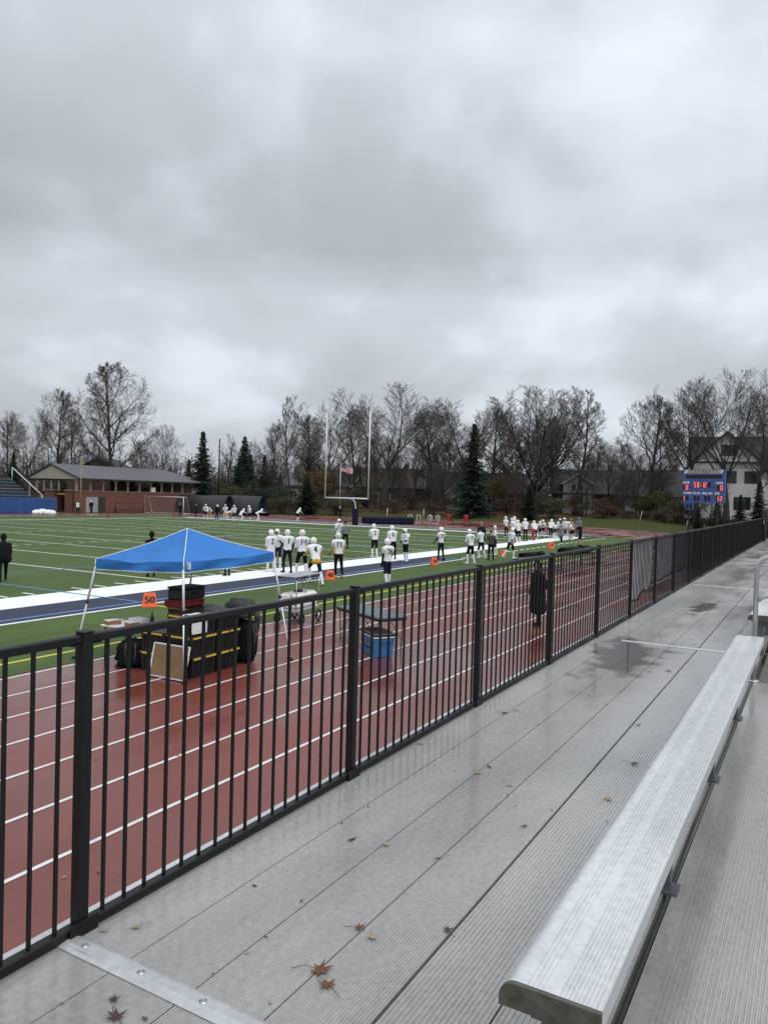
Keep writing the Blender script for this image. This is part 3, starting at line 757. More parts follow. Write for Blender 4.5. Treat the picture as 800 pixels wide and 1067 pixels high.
def hand_geo(mb, wrist, d, inward, side, s, mi):
    """palm with four unequal bent fingers and a thumb leaving the side of the palm"""
    d = Vector(d).normalized(); w = Vector(inward); w = (w - d*w.dot(d)).normalized(); t = d.cross(w).normalized()*side
    p = Vector(wrist)
    pal = p + d*.085*s
    n = 8; vs = []
    for c, wx, wt in ((p - d*.02*s, .026, .026), (p + d*.03*s, .040, .020), (pal, .043, .016)):
        for k in range(n):
            a = 2*pi*k/n; vs.append(c + t*(wx*s*cos(a)) + w*(wt*s*sin(a)))
    fs = [tuple(range(n-1,-1,-1)), tuple(range(2*n, 3*n))]
    for j in range(2):
        for k in range(n): fs.append((j*n+k, j*n+(k+1) % n, (j+1)*n+(k+1) % n, (j+1)*n+k))
    mb.add(vs, fs, mi, True)
    for k, (off, ln) in enumerate(((.031,.070),(.011,.080),(-.010,.075),(-.030,.058))):
        b0 = pal + t*off*s - d*.008*s
        mb.tube([b0, b0 + d*ln*.45*s, b0 + d*ln*.75*s + w*ln*.25*s, b0 + d*ln*.88*s + w*ln*.55*s], [.0095*s,.009*s,.008*s,.006*s], 6, mi)
    b0 = p + d*.035*s + t*.030*s
    mb.tube([b0, b0 + d*.025*s + t*.026*s, b0 + d*.055*s + t*.032*s + w*.015*s], [.012*s,.011*s,.008*s], 6, mi)

POSE = {
 'stand':   dict(lean=3, hl=(4,6), hr=(-3,3), al=(8,8,14), ar=(5,8,18)),
 'stance':  dict(lean=8, hl=(14,20), hr=(8,16), al=(12,14,30), ar=(15,12,35), wide=.07),
 'relaxed': dict(lean=5, hl=(10,14), hr=(-6,4), al=(18,6,40), ar=(0,10,15), wide=.03),
 'hips':    dict(lean=2, hl=(3,3), hr=(-3,3), al=(-25,45,75), ar=(-25,45,75), wide=.04),
 'walk':    dict(lean=6, hl=(24,14), hr=(-18,20), al=(-20,8,25), ar=(24,8,35)),
 'stride':  dict(lean=12, hl=(35,30), hr=(-22,22), al=(-25,10,60), ar=(30,10,70)),
 'bend':    dict(lean=62, hl=(42,58), hr=(20,40), al=(60,8,25), ar=(50,8,30), wide=.06, head=-35),
 'crouch':  dict(lean=48, hl=(62,88), hr=(48,80), al=(58,6,20), ar=(62,6,20), wide=.10, head=-30),
 'three':   dict(lean=78, hl=(75,80), hr=(40,70), al=(92,4,4), ar=(40,10,50), wide=.10, head=-50),
 'knees':   dict(lean=42, hl=(34,44), hr=(30,42), al=(36,10,12), ar=(34,10,12), wide=.07, head=-20),
 'lunge':   dict(lean=24, hl=(48,62), hr=(-20,12), al=(30,10,50), ar=(-10,12,30), wide=.05, head=-10),
 'arms':    dict(lean=2, hl=(3,4), hr=(-3,3), al=(28,10,95), ar=(28,10,95)),
 'pockets': dict(lean=3, hl=(4,4), hr=(-2,3), al=(-8,16,42), ar=(-8,16,42), wide=.02),
}
PCOUNT = 0
def person(x, y, heading, H, pose, label, group, jersey='whitecloth', sleeve=None, fore='skin', pants='navycloth', shin='whitecloth', shoe='whitecloth',
           glove='skin', helmet=True, pads=True, hood=None, hair='hair', cap=None, num=None, coat=False, z=0.0, vox=.024, hemc=None, mirror=False, beanie=None):
    global PCOUNT; PCOUNT += 1
    q = dict(POSE[pose]); r = random.Random(PCOUNT*7)
    if mirror: q['hl'], q['hr'] = q['hr'], q['hl']; q['al'], q['ar'] = q['ar'], q['al']
    s = H/1.83; D = radians; wide = q.get('wide', .02)
    J = {}
    J['pel'] = Vector((0,0,0))
    ln = D(q['lean']); sw_ = r.uniform(-.09,.09); T = Vector((sin(ln),sw_,cos(ln))).normalized(); B = Vector((cos(ln),0,-sin(ln)))     # trunk axis and chest direction
    J['bel'] = T*.16; J['chest'] = T*.40; J['neck'] = T*.54
    hd = ln + D(q.get('head', 0)) + D(r.uniform(-4,6)); hdv = Vector((sin(hd),0,cos(hd)))
    J['head'] = J['neck'] + hdv*.155 + Vector((cos(hd),0,-sin(hd)))*.025
    for sd_, S_ in (('l',1),('r',-1)):
        a, k = q['h'+sd_]; a += r.uniform(-8,8); k = max(1, k + r.uniform(-5,9))
        J['hip'+sd_] = Vector((0, S_*.095, -.02))
        th = Vector((sin(D(a)), S_*wide*2, -cos(D(a)))).normalized(); J['kn'+sd_] = J['hip'+sd_] + th*.43
        sh = Vector((sin(D(a-k)), S_*wide*.6, -cos(D(a-k)))).normalized(); J['an'+sd_] = J['kn'+sd_] + sh*.42
        fp = D(max(-25, (a-k)*.6)); J['toe'+sd_] = J['an'+sd_] + Vector((.17*cos(fp), S_*.03, -.045+.17*sin(fp)))
        J['heel'+sd_] = J['an'+sd_] + Vector((-.045*cos(fp), 0, -.045))
        p, ab, el = q['a'+sd_]; p += r.uniform(-14,14); ab += r.uniform(-4,8); el = max(2, el + r.uniform(-10,22))
        J['sh'+sd_] = J['chest']*.92 + T*.085 + Vector((0, S_*.195, 0))
        if pose in ('bend','crouch','three','knees','lunge'): p = p
        ua = Vector((sin(D(p))*cos(D(ab)), S_*sin(D(ab)), -cos(D(p))*cos(D(ab)))); J['el'+sd_] = J['sh'+sd_] + ua*.285
        inw = -.55 if pose in ('hips','pockets','arms') else -.08
        fa = Vector((sin(D(p+el)), S_*inw, -cos(D(p+el)))).normalized(); J['wr'+sd_] = J['el'+sd_] + fa*.25
        J['fd'+sd_] = fa
    low = min(J[k+s_].z - rr for k, rr in (('toe',.035),('heel',.035)) for s_ in 'lr')
    for k in J:
        if not k.startswith('fd'): J[k] = (J[k] - Vector((0,0,low)))*s
    names = [jersey, sleeve or jersey, fore, pants, shin, shoe, glove, 'skin', hood or 'skin', hemc or pants]
    ids = list(dict.fromkeys(names)); ix = {n: ids.index(n) for n in ids}
    bones = []
    def bone(a, b, ra, rb, m): bones.append((J[a] if isinstance(a, str) else a, J[b] if isinstance(b, str) else b, ra*s, rb*s, ix[m]))
    yv = Vector((0,1,0))*s; Bs = B*s
    for S_ in (1,-1):
        bone(J['pel']+yv*(.075*S_), J['bel']+yv*(.075*S_), .105, .095, jersey)
        bone(J['bel']+yv*(.075*S_), J['chest']+yv*(.10*S_), .098, .118 if pads else .105, jersey)
        bone(J['pel']+yv*(.075*S_)-T*.07*s, J['pel']+yv*(.07*S_)-T*.04*s, .112, .112, hemc or pants)
    if pads:
        bone(J['shl']*.8+J['shr']*.2+T*.02*s, J['shr']*.8+J['shl']*.2+T*.02*s, .118, .118, jersey)
        for sd_ in 'lr': bone('sh'+sd_, J['sh'+sd_]*.7+J['el'+sd_]*.3, .108, .085, jersey)
    else:
        bone(J['shl']*.85+J['shr']*.15, J['shr']*.85+J['shl']*.15, .078, .078, jersey)
    bone('neck', 'head', .062, .06, hood or 'skin')
    bone('head', J['head']+hdv*.045*s, .088, .086, 'skin')
    if not helmet:
        fwd_ = Vector((cos(hd),0,-sin(hd)))
        bone(J['head']+fwd_*.085*s, J['head']+fwd_*.092*s-hdv*.02*s, .016, .02, 'skin')         # nose
        bone(J['head']+fwd_*.05*s-hdv*.055*s, J['head']+fwd_*.06*s-hdv*.06*s, .045, .04, 'skin')   # jaw
        for S_ in (1,-1): bone(J['head']+yv*(.088*S_), J['head']+yv*(.094*S_)+hdv*.025*s, .018, .02, 'skin')
    for sd_ in 'lr':
        bone('sh'+sd_, 'el'+sd_, .062 if not coat else .075, .048 if not coat else .065, sleeve or jersey)
        bone('el'+sd_, 'wr'+sd_, .046 if not coat else .062, .032 if not coat else .045, fore)
        bone('hip'+sd_, 'kn'+sd_, .098, .066, pants)
        bone('kn'+sd_, J['kn'+sd_]*.62+J['an'+sd_]*.38, .064, .060, shin if shin != 'halfsock' else pants)
        bone(J['kn'+sd_]*.62+J['an'+sd_]*.38, 'an'+sd_, .060, .043, shin)
        bone('heel'+sd_, 'toe'+sd_, .045, .036, shoe); bone('an'+sd_, 'heel'+sd_, .045, .042, shoe)
    if coat:
        hem = J['pel'] - Vector((0,0,(.28 if coat is True else coat)*s))
        for S_ in (1,-1): bone(J['bel']+yv*(.09*S_), hem+yv*(.10*S_), .15, .19, jersey)
        bone(J['chest'], J['pel'], .18, .20, jersey)
    mb = MB()
    for a, b, ra, rb, mi in bones: capsule(mb, a, b, ra, rb)
    me = fuse(mb, vox*s)
    n = len(me.vertices); co = np.empty(n*3, 'f'); me.vertices.foreach_get('co', co); co = co.reshape(-1,3)
    vs = [tuple(c) for c in co.tolist()]; fs = [tuple(p_.vertices) for p_ in me.polygons]
    ctr = np.array([co[list(f)].mean(0) for f in fs]) if fs else np.zeros((0,3))
    best = np.full(len(fs), 1e9); mi_ = np.zeros(len(fs), int)
    for a, b, ra, rb, k in bones:
        a = np.array(a); d = np.array(b)-a; L2 = max(1e-9, d@d); t = np.clip((ctr-a)@d/L2, 0, 1)
        dist = np.linalg.norm(ctr - a - t[:,None]*d, axis=1) - (ra+(rb-ra)*t)
        w = dist < best; best[w] = dist[w]; mi_[w] = k
    out = MB(); out.v = vs; out.f = fs; out.m = [int(k) for k in mi_]; out.sm = [True]*len(fs)
    bvh = BVHTree.FromPolygons(vs, fs)
    for sd_, S_ in (('l',1),('r',-1)):
        fd = J['fd'+sd_]; hand_geo(out, J['wr'+sd_], fd, Vector((.3, -S_, 0)), S_, s*1.05, ix[glove])
    root = empty('person', (x, y, z), heading + r.uniform(-.22,.22), label, 'person', group)
    out.build('body', [M[i] for i in ids], root)
    bpy.data.meshes.remove(me)
    # headgear
    fwd_ = Vector((cos(hd),0,-sin(hd))); hc = J['head'] + hdv*.03*s; hy_ = r.uniform(-.6,.6); R3 = Matrix((fwd_, Vector((0,1,0)), hdv)).transposed() @ Matrix.Rotation(hy_ if helmet else 0, 3, 'Z')
    if helmet:
        mb = MB(); nu, nv = 18, 12; vs = []; fs = []
        for j in range(nv+1):
            t = pi*j/nv*.86
            for i in range(nu):
                a = 2*pi*i/nu; p = Vector((.143*sin(t)*cos(a), .120*sin(t)*sin(a), .134*cos(t)))
                vs.append(hc + R3 @ p*s)
        for j in range(nv):
            for i in range(nu):
                a = 2*pi*(i+.5)/nu; t = pi*(j+.5)/nv*.86
                if t > 1.28 and abs((a+pi) % (2*pi) - pi) < .95: continue        # face opening
                i2 = (i+1) % nu; fs.append((j*nu+i, (j+1)*nu+i, (j+1)*nu+i2, j*nu+i2))
        mb.add(vs, fs, 0, True); h_ = mb.build('helmet', M['helmet'], root)
        mb = MB()
        for zz in (-.02, -.055, -.095):
            mb.tube([hc + R3 @ Vector((.178*cos(a)*(1-.1*abs(a)), .118*sin(a), zz))*s for a in (-1.15,-.6,0,.6,1.15)], .0055*s, 5)
        mb.tube([hc + R3 @ Vector((.172,0,zz))*s for zz in (.03,-.02,-.095)], .0055*s, 5)
        mb.build('face_mask', M['darkgreycloth'], h_)
        mb = MB(); mb.tube([hc + R3 @ Vector((.1445*sin(t), 0, .1355*cos(t)))*s for t in (-1.5,-1.1,-.7,-.3,.1,.5,.9,1.2)], .011*s, 4); mb.build('stripe', M['gold'], h_)
    else:
        mb = MB(); m_ = M[hood or cap or beanie or hair]; rr = 1.16 if hood else 1.06
        nu, nv = 14, 9; vs = []; fs = []
        for j in range(nv+1):
            t = pi*j/nv*(.85 if hood else .60)
            for i in range(nu):
                a = 2*pi*i/nu; p = Vector((.098*rr*sin(t)*cos(a)-.006, .093*rr*sin(t)*sin(a), .115*rr*cos(t)+.012)); vs.append(J['head'] + hdv*.02*s + R3 @ p*s)
        for j in range(nv):
            for i in range(nu):
                a = 2*pi*(i+.5)/nu; t = pi*(j+.5)/nv*(.85 if hood else .60)
                if t > 1.0 and abs((a+pi) % (2*pi) - pi) < (1.0 if hood else .9): continue
                i2 = (i+1) % nu; fs.append((j*nu+i, (j+1)*nu+i, (j+1)*nu+i2, j*nu+i2))
        mb.add(vs, fs, 0, True)
        if cap:
            mb.add([J['head'] + R3 @ Vector(p)*s for p in ((.085,-.07,.07),(.185,-.04,.055),(.185,.04,.055),(.085,.07,.07),(.1,0,.078))], [(0,1,2,3,4)])
        h_ = mb.build('hood' if hood else ('cap' if cap else ('beanie' if beanie else 'hair')), m_, root)
        if beanie: b_ = MB(); b_.ball(J['head']+hdv*.165*s, .03*s); b_.build('pompom', m_, h_)
        mb = MB()
        for S_ in (1,-1): mb.ball(J['head'] + R3 @ Vector((.083, .033*S_, .015))*s, .011*s, 8, 6)
        mb.build('eyes', M['number'], root)
        mb = MB(); mb.tube([J['head'] + R3 @ Vector((.094, yy, -.062))*s for yy in (-.025,0,.025)], .005*s, 5); mb.build('mouth', M['red'], root)
    if num:
        g, gf = text_geo(num, .30*s); nb = MB(); pv = []; ok = True
        C_ = J['chest'] - T*.05*s
        for a, b, c in g:
            o_ = C_ + Vector((0,-1,0))*a*1.0 + T*b*1.1 - B*.6
            h = bvh.ray_cast(o_, B, 1.2)
            if h[0] is None: ok = False; break
            pv.append(h[0] - B*.008)
        if ok:
            nb.add(pv, gf); nb.add([q_ + Vector((0,.006,0)) - B*.0008 for q_ in pv], gf); nb.add([q_ - Vector((0,.006,0)) - B*.0016 for q_ in pv], gf); nb.build('jersey_number', M['number'], root)
    return root

PH = radians
TEAM = 'players warming up along the sideline'; FAR = 'players grouped at the far end of the sideline'; OPP = 'figures on the far side of the field'
BL = 'blackcloth'; NV = 'navycloth'; WH = 'whitecloth'
# nearer cluster (feet positions on the field, metres)
person(25.94,20.37, PH(75), 1.84, 'stand', 'player with number 2 at the right tip of the blue canopy, in all white', TEAM, num='2', pants=WH, vox=.022)
person(27.6,21.3, PH(215), 1.80, 'arms', 'player half hidden between the number 2 by the canopy and the number 1', TEAM, num='6', fore=BL, sleeve=BL)
person(26.11,19.63, PH(62), 1.88, 'relaxed', 'player with number 1, black sleeves and long dark tights', TEAM, num='1', sleeve=BL, fore=BL, glove=BL, shin=NV, shoe=BL, vox=.022)
person(25.32,18.3, PH(68), 1.96, 'stance', 'player with number 14, dark shorts and white socks', TEAM, num='14', pants=BL, vox=.022)
person(23.3,16.2, PH(48), 1.90, 'lunge', 'player with number 4 leaning forward, gold sleeves and gold waist', TEAM, num='4', sleeve='gold', fore='gold', pants=NV, hemc='gold', vox=.022)
person(26.07,17.01, PH(70), 1.88, 'stand', 'player with number 11, gold sleeves, black tights and gold shoes', TEAM, num='11', sleeve='gold', fore='gold', pants=BL, shin=BL, shoe='gold', glove='red', vox=.022)
person(24.61,13.88, PH(66), 1.84, 'stand', 'player with number 26, black sleeves and bright gold shoes, nearest of all', TEAM, num='26', sleeve=BL, fore=BL, glove=BL, pants=NV, shin='whitecloth', shoe='gold', vox=.020)
person(41.4,27.1, PH(250), 1.86, 'arms', 'player out on the turf facing a person in a grey hoodie', TEAM, shin=BL)
person(40.6,26.0, PH(70), 1.80, 'pockets', 'person in a grey hoodie out on the turf beside a white helmet player', TEAM, jersey='greycloth', fore='greycloth', pants=BL, shin=BL, shoe=BL, helmet=False, pads=False, hair='blackcloth')
person(36.01,21.15, PH(72), 1.88, 'stand', 'player with number 2 standing alone on the white border, right of the goalpost', TEAM, num='2', pants=BL)
person(35.69,19.82, PH(66), 1.86, 'stance', 'player with number 6 in black tights, behind the number 26', TEAM, num='6', pants=BL, shin=BL, shoe=BL)
person(35.14,18.76, PH(160), 1.76, 'relaxed', 'player turned sideways in dark shorts, right of the number 6', TEAM, pants=BL, fore=BL)
person(37.18,17.68, PH(72), 1.82, 'stand', 'player alone near the orange marker, black sleeves and long dark tights', TEAM, num='22', sleeve=BL, fore=BL, glove=BL, shin=NV, shoe=BL)
person(36.23,15.53, PH(66), 1.85, 'stance', 'player with number 7, bare arms and white socks, by the fence line', TEAM, num='7', pants=BL)
person(40.2,16.6, PH(80), 1.78, 'relaxed', 'bareheaded player in white just right of the number 7', TEAM, helmet=False, pants=BL, hair='blackcloth')
person(39.38,15.68, PH(40), 1.72, 'pockets', 'person in a dark grey hoodie and dark trousers, right of the number 7', TEAM, jersey='darkgreycloth', fore='darkgreycloth', pants=BL, shin=BL, shoe=BL, helmet=False, pads=False, hair='hair')
person(43.06,16.9, PH(120), 1.84, 'stand', 'person in a white hooded top behind the dark grey hoodie', TEAM, jersey=WH, fore=WH, pants=BL, helmet=False, hood=WH, pads=False)
person(41.4,15.3, PH(-30), 1.86, 'walk', 'white helmet player striding right with wide legs, above the black bags', TEAM, pants=BL, fore=BL, mirror=True)
person(47.0,19.42, PH(60), 1.90, 'pockets', 'fair haired person in a navy coat behind the number 7', TEAM, jersey=NV, fore=NV, pants=NV, shin=BL, shoe=BL, helmet=False, pads=False, coat=True, hair='tan', vox=.028)
# far cluster
F = dict(vox=.03)
person(64.4,24.26, PH(60), 1.90, 'stand', 'leftmost player of the far group, upright', FAR, fore=BL, pants=BL, shin=BL, **F)
person(60.57,22.05, PH(75), 1.86, 'relaxed', 'second player from the left in the far group', FAR, pants=BL, **F)
person(64.0,23.3, PH(70), 1.95, 'stand', 'tall player behind the second one of the far group', FAR, pants=BL, **F)
person(56.84,20.37, PH(60), 1.86, 'stance', 'third player of the far group, in front, with white socks', FAR, pants=BL, **F)
person(60.02,20.93, PH(40), 1.92, 'stand', 'player in long dark tights beside the red pylon', FAR, pants=BL, shin=BL, shoe=BL, **F)
person(65.48,21.9, PH(25), 1.84, 'bend', 'player bent forward just right of the red pylon', FAR, pants=BL, **F)
person(67.2,21.9, PH(200), 1.92, 'knees', 'player with hands on knees left of the crouching line', FAR, pants=BL, **F)
person(66.0,20.7, PH(15), 1.88, 'lunge', 'player lunging right in the middle of the far group', FAR, pants=BL, shin=BL, **F)
person(68.7,21.4, PH(-20), 1.86, 'three', 'crouching lineman of the far group, back level', FAR, pants=BL, **F)
person(66.4,19.9, PH(-5), 1.84, 'crouch', 'crouching player in front of the lineman', FAR, pants=NV, **F)
person(69.9,20.9, PH(190), 1.90, 'crouch', 'crouching player facing left at the far group', FAR, pants=BL, **F)
person(64.83,19.1, PH(170), 2.0, 'stance', 'tallest white helmet player at the right of the far group', FAR, pants=BL, **F)
person(58.75,17.58, PH(75), 1.84, 'pockets', 'person in a pale coat and dark cap near the far cone', FAR, jersey='greycloth', fore='greycloth', pants=BL, shin=BL, shoe=WH, helmet=False, pads=False, coat=True, cap='blackcloth', **F)
person(68.71,19.69, PH(190), 1.88, 'pockets', 'person in a tan hooded coat at the back of the far group', FAR, jersey='tan', fore='tan', pants='darkgreycloth', shin='darkgreycloth', shoe=BL, helmet=False, pads=False, hood='tan', coat=True, **F)
person(71.3,19.7, PH(200), 1.96, 'stand', 'person in a blue grey hooded jacket behind the black clad coach', FAR, jersey='teal', fore='teal', pants='darkgreycloth', shin='darkgreycloth', shoe=BL, helmet=False, pads=False, hood='teal', **F)
person(57.64,15.76, PH(75), 1.88, 'arms', 'coach all in black with bare calves and a grey beanie, rightmost on the field', FAR, jersey=BL, fore=BL, pants=BL, shin='skin', shoe=BL, helmet=False, pads=False, beanie='teal', coat=False, vox=.024)
person(69.2,22.6, PH(180), 1.85, 'bend', 'bent player half hidden behind the hands on knees one', FAR, pants=BL, **F)
for (xx, yy, hd, po, lb, kw) in [
 (62.3,22.9,80,'relaxed','player tucked between the second and third ones of the far group',dict(pants='blackcloth')),
 (63.4,21.3,35,'lunge','player leaning right just left of the red pylon',dict(pants='blackcloth', shin='navycloth')),
 (66.9,20.6,170,'bend','bent player in front of the lunging one in the far group',dict(pants='navycloth')),
 (67.8,20.4,200,'stand','upright player behind the crouching line of the far group',dict(pants='blackcloth')),
 (66.0,18.7,150,'knees','player with hands on knees beside the pale coated person',dict(pants='blackcloth')),
 (68.9,20.2,20,'three','crouched player low at the right end of the far line',dict(pants='whitecloth'))]:
    person(xx, yy, PH(hd), 1.84, po, lb, FAR, **kw, **F)
# others
person(16.5,24.75, PH(60), 1.80, 'walk', 'bulky person all in black with a dark hood at the left edge of the field', 'staff in dark clothes', jersey=BL, fore=BL, pants=BL, shin=BL, shoe=BL, glove=BL, helmet=False, pads=False, coat=.05, hood=BL, mirror=True, vox=.022)
person(21.2,22.52, PH(70), 1.80, 'stand', 'person in a black hood behind the blue canopy', 'staff in dark clothes', jersey=BL, fore=BL, pants=BL, shin=BL, shoe=BL, helmet=False, pads=False, hood=BL, vox=.024)
person(23.49,20.68, PH(70), 1.70, 'stand', 'person with a grey hood just showing over the canopy edge', 'staff in dark clothes', jersey='greycloth', fore='greycloth', pants=BL, shin=BL, shoe=BL, helmet=False, pads=False, hood='greycloth', vox=.024)
person(19.8,6.5, PH(150), 1.80, 'pockets', 'person in a long black hooded coat on the track behind the fence', 'staff in dark clothes', jersey=BL, fore=BL, glove=BL, pants=BL, shin=BL, shoe=BL, helmet=False, pads=False, hood=BL, coat=.46, vox=.020)
person(38.6,2.03, PH(180), 1.82, 'stand', 'person in a grey jacket walking on the far walkway at the right edge', 'staff in dark clothes', jersey='darkgreycloth', fore='darkgreycloth', pants='darkgreycloth', shin='darkgreycloth', shoe=BL, helmet=False, pads=False, z=ZD+.003, vox=.024)
person(88.5,57.6, PH(200), 1.8, 'stand', 'person in black with a white cap below the flag', OPP, jersey=BL, fore=BL, pants=BL, shin=BL, shoe=BL, helmet=False, pads=False, cap='whitecloth', **F)
person(63.5,80.4, PH(250), 1.85, 'pockets', 'person in a white vest left of the pair by the brick building', OPP, jersey=WH, sleeve=BL, fore=BL, pants=BL, shin=BL, shoe=BL, helmet=False, pads=False, hair='blackcloth', **F)
person(64.3,78.9, PH(200), 1.88, 'stand', 'white helmet figure in black by the brick building doors', OPP, jersey=BL, fore=BL, pants=BL, shin=BL, **F)
person(72.6,72.0, PH(230), 1.85, 'stand', 'figure in black standing by the right post of the soccer goal', OPP, jersey=BL, fore=BL, pants=BL, shin=BL, shoe=BL, helmet=False, pads=False, **F)
person(74.3,70.9, PH(200), 1.72, 'pockets', 'figure in a dark blue coat right of the soccer goal', OPP, jersey=NV, fore=NV, pants=NV, shin=NV, shoe=BL, helmet=False, pads=False, coat=True, **F)
for (xx, yy, hd, po, lb, kw) in [
 (69.4,64.6,200,'stance','first white helmet player of the far left huddle by the dark arched shed',{}),
 (67.5,62.3,230,'bend','gold trousered player bending at the left of the far left huddle',dict(pants='gold')),
 (66.3,60.0,210,'stand','player in a black top amid the far left huddle',dict(jersey='blackcloth', fore='blackcloth', shin='navycloth')),
 (70.3,62.3,200,'stance','upright white player in front of the first arched opening',dict(pants='whitecloth')),
 (69.4,61.4,340,'three','crouched player with gold trousers in front of the first arched opening',dict(pants='gold')),
 (68.3,59.2,210,'stand','upright player between the two arched openings',dict(pants='blackcloth')),
 (69.05,58.9,340,'crouch','crouched player right of the two arched openings',dict(pants='whitecloth')),
 (70.3,58.5,170,'stance','tall white player at the right end of the far left huddle',dict(pants='blackcloth')),
 (71.1,58.1,330,'bend','bent player at the right end of the far left huddle',dict(pants='whitecloth')),
 (76.5,56.2,340,'knees','distant white player on the far track left of the flag',dict(pants='blackcloth'))]:
    person(xx, yy, PH(hd), 1.9, po, lb, OPP, **kw, **F)
# ------------------------------------------------------------------ canopy tent
def mat_canopy():
    m = mat('blue_canopy_cloth', (.030,.165,.48), .7, 0, .10, 1.2, .45, 2.2, spec=.25)
    return m
M['canopy'] = mat_canopy()
tent = empty('canopy_tent', (11.4, 11.0, 0), 0, 'blue pop-up canopy tent with white slanted legs standing on the track', 'canopy tent')
def loc_(p): return Vector(p) - Vector((11.4, 11.0, 0))
TC = {'F': (10.14,9.95,1.90), 'R': (12.62,9.84,1.955), 'B': (12.75,12.2,1.88), 'L': (10.14,12.28,1.80)}
TB = {'F': (9.86,9.60,.004), 'R': (12.48,9.23,.004), 'B': (13.05,12.75,.004), 'L': (10.02,12.72,.004)}
TC = {k: loc_(v) for k, v in TC.items()}; TB = {k: loc_(v) for k, v in TB.items()}
PK = loc_((11.42,11.12,2.625)); VAL = .20
order = ['F','R','B','L']
mb = MB(); seam = MB()
for i in range(4):
    a, b = TC[order[i]], TC[order[(i+1) % 4]]; n = 12; vs = []; fs = []
    ta, tb = a+Vector((0,0,VAL)), b+Vector((0,0,VAL))
    for j in range(n+1):                     # rows from eave to peak, slightly sagging cloth
        t = j/n
        for k in range(n+1):
            u = k/n; e = ta.lerp(tb, u); p = e.lerp(PK, t)
            p = p - Vector((0,0,1))*(.018*sin(11*u+4*t+i)*(1-t)*sin(pi*u) + .085*sin(pi*t)*(.55+.45*sin(pi*u)) + .030*sin(pi*u)*(1-t)) + Vector((0,0,.006*sin(9*u+5*t)))
            vs.append(p)
    for j in range(n):
        for k in range(n): q = j*(n+1)+k; fs.append((q, q+1, q+n+2, q+n+1))
    mb.add(vs, fs, 0, True)
    vs2 = []; fs2 = []
    out = (a+b)/2 - (TC['F']+TC['B'])/2; out.z = 0; out.normalize()
    for j in range(6):
        t = j/5
        for k in range(n+1):
            u = k/n; p = vs[k].lerp(a.lerp(b, u) - Vector((0,0,.012*sin(pi*u))), t) + out*((.055*sin(u*11+i*2+2.2*t) + .030*sin(u*23+i-2*t))*t*sin(pi*u)**.7 + .012*t)
            vs2.append(p)
    for j in range(5):
        for k in range(n): q = j*(n+1)+k; fs2.append((q, q+n+1, q+n+2, q+1))
    mb.add(vs2, fs2, 0, True)
    seam.tube([vs2[5*(n+1)+k] for k in range(n+1)], .008, 5)
    seam.tube([vs[j*(n+1)] + Vector((0,0,.006)) for j in range(n+1)], .009, 5)
    seam.tube([vs2[0]+out*.003, vs2[5*(n+1)]+out*.003], .010, 5)
cn = mb.build('canopy', M['canopy'], tent); seam.build('piping', mat('white_piping', (.7,.72,.75), .6, 0, .05, 9), cn)
mb = MB()
for k in order:
    mb = MB(); a, b = TB[k], TC[k]+Vector((0,0,.05)); mid = a.lerp(b, .62)
    mb.tube([a, mid], .0175, 10); mb.tube([mid-(b-a).normalized()*.04, b], .022, 10); leg = mb.build('leg', M['whitetube'], tent)
    f = MB(); f.tube([a-Vector((0,0,.003)), a+Vector((0,0,.012))], .055, 14); f.tube([a+Vector((0,0,.012)), a+Vector((0,0,.05))], .026, 10); f.build('foot', M['rubber'], leg)
    c = MB(); c.tube([mid-Vector((0,0,.03)), mid+Vector((0,0,.03))], .030, 8); c.build('clamp', M['rubber'], leg)
mb = MB()
for i in range(4):
    ctr_ = (TC['F']+TC['B'])/2; ins = lambda q: q + (Vector((ctr_.x,ctr_.y,q.z))-q)*.09 + Vector((0,0,.14))
    a, b = ins(TC[order[i]]), ins(TC[order[(i+1) % 4]]); m_ = a.lerp(b, .5); dz = Vector((0,0,.08))
    for p, q in ((a-dz, m_+dz*.6), (a+dz*.6, m_-dz), (m_+dz*.6, b-dz), (m_-dz, b+dz*.6)): mb.bar(p, q, .016, .022)
    mb.bar(TC[order[i]]+Vector((0,0,.17)), PK-Vector((0,0,.07)), .018, .025)
mb.build('truss', M['alu'], tent)
lg = MB(); a = TC['F']; b = TC['R']; U = (b-a).normalized(); V = Vector((0,0,1)); N = U.cross(V)
o_ = a + U*.075 + V*.125 + N*.040; lg.bar(o_-V*.065, o_+V*.065, .13, .006); lb = lg.build('maker_patch', mat('patch_white', (.75,.76,.78), .6, 0, .05, 9), tent)
t_ = MB(); text_on(t_, 'Z', .10, o_+N*.0045+U*.005, U, V, 0, 1.0, .006); t_.bar(o_+N*.0046-U*.03-V*.052, o_+N*.0046+U*.045-V*.052, .004, .003); t_.build('patch_mark', M['navy'], lb)

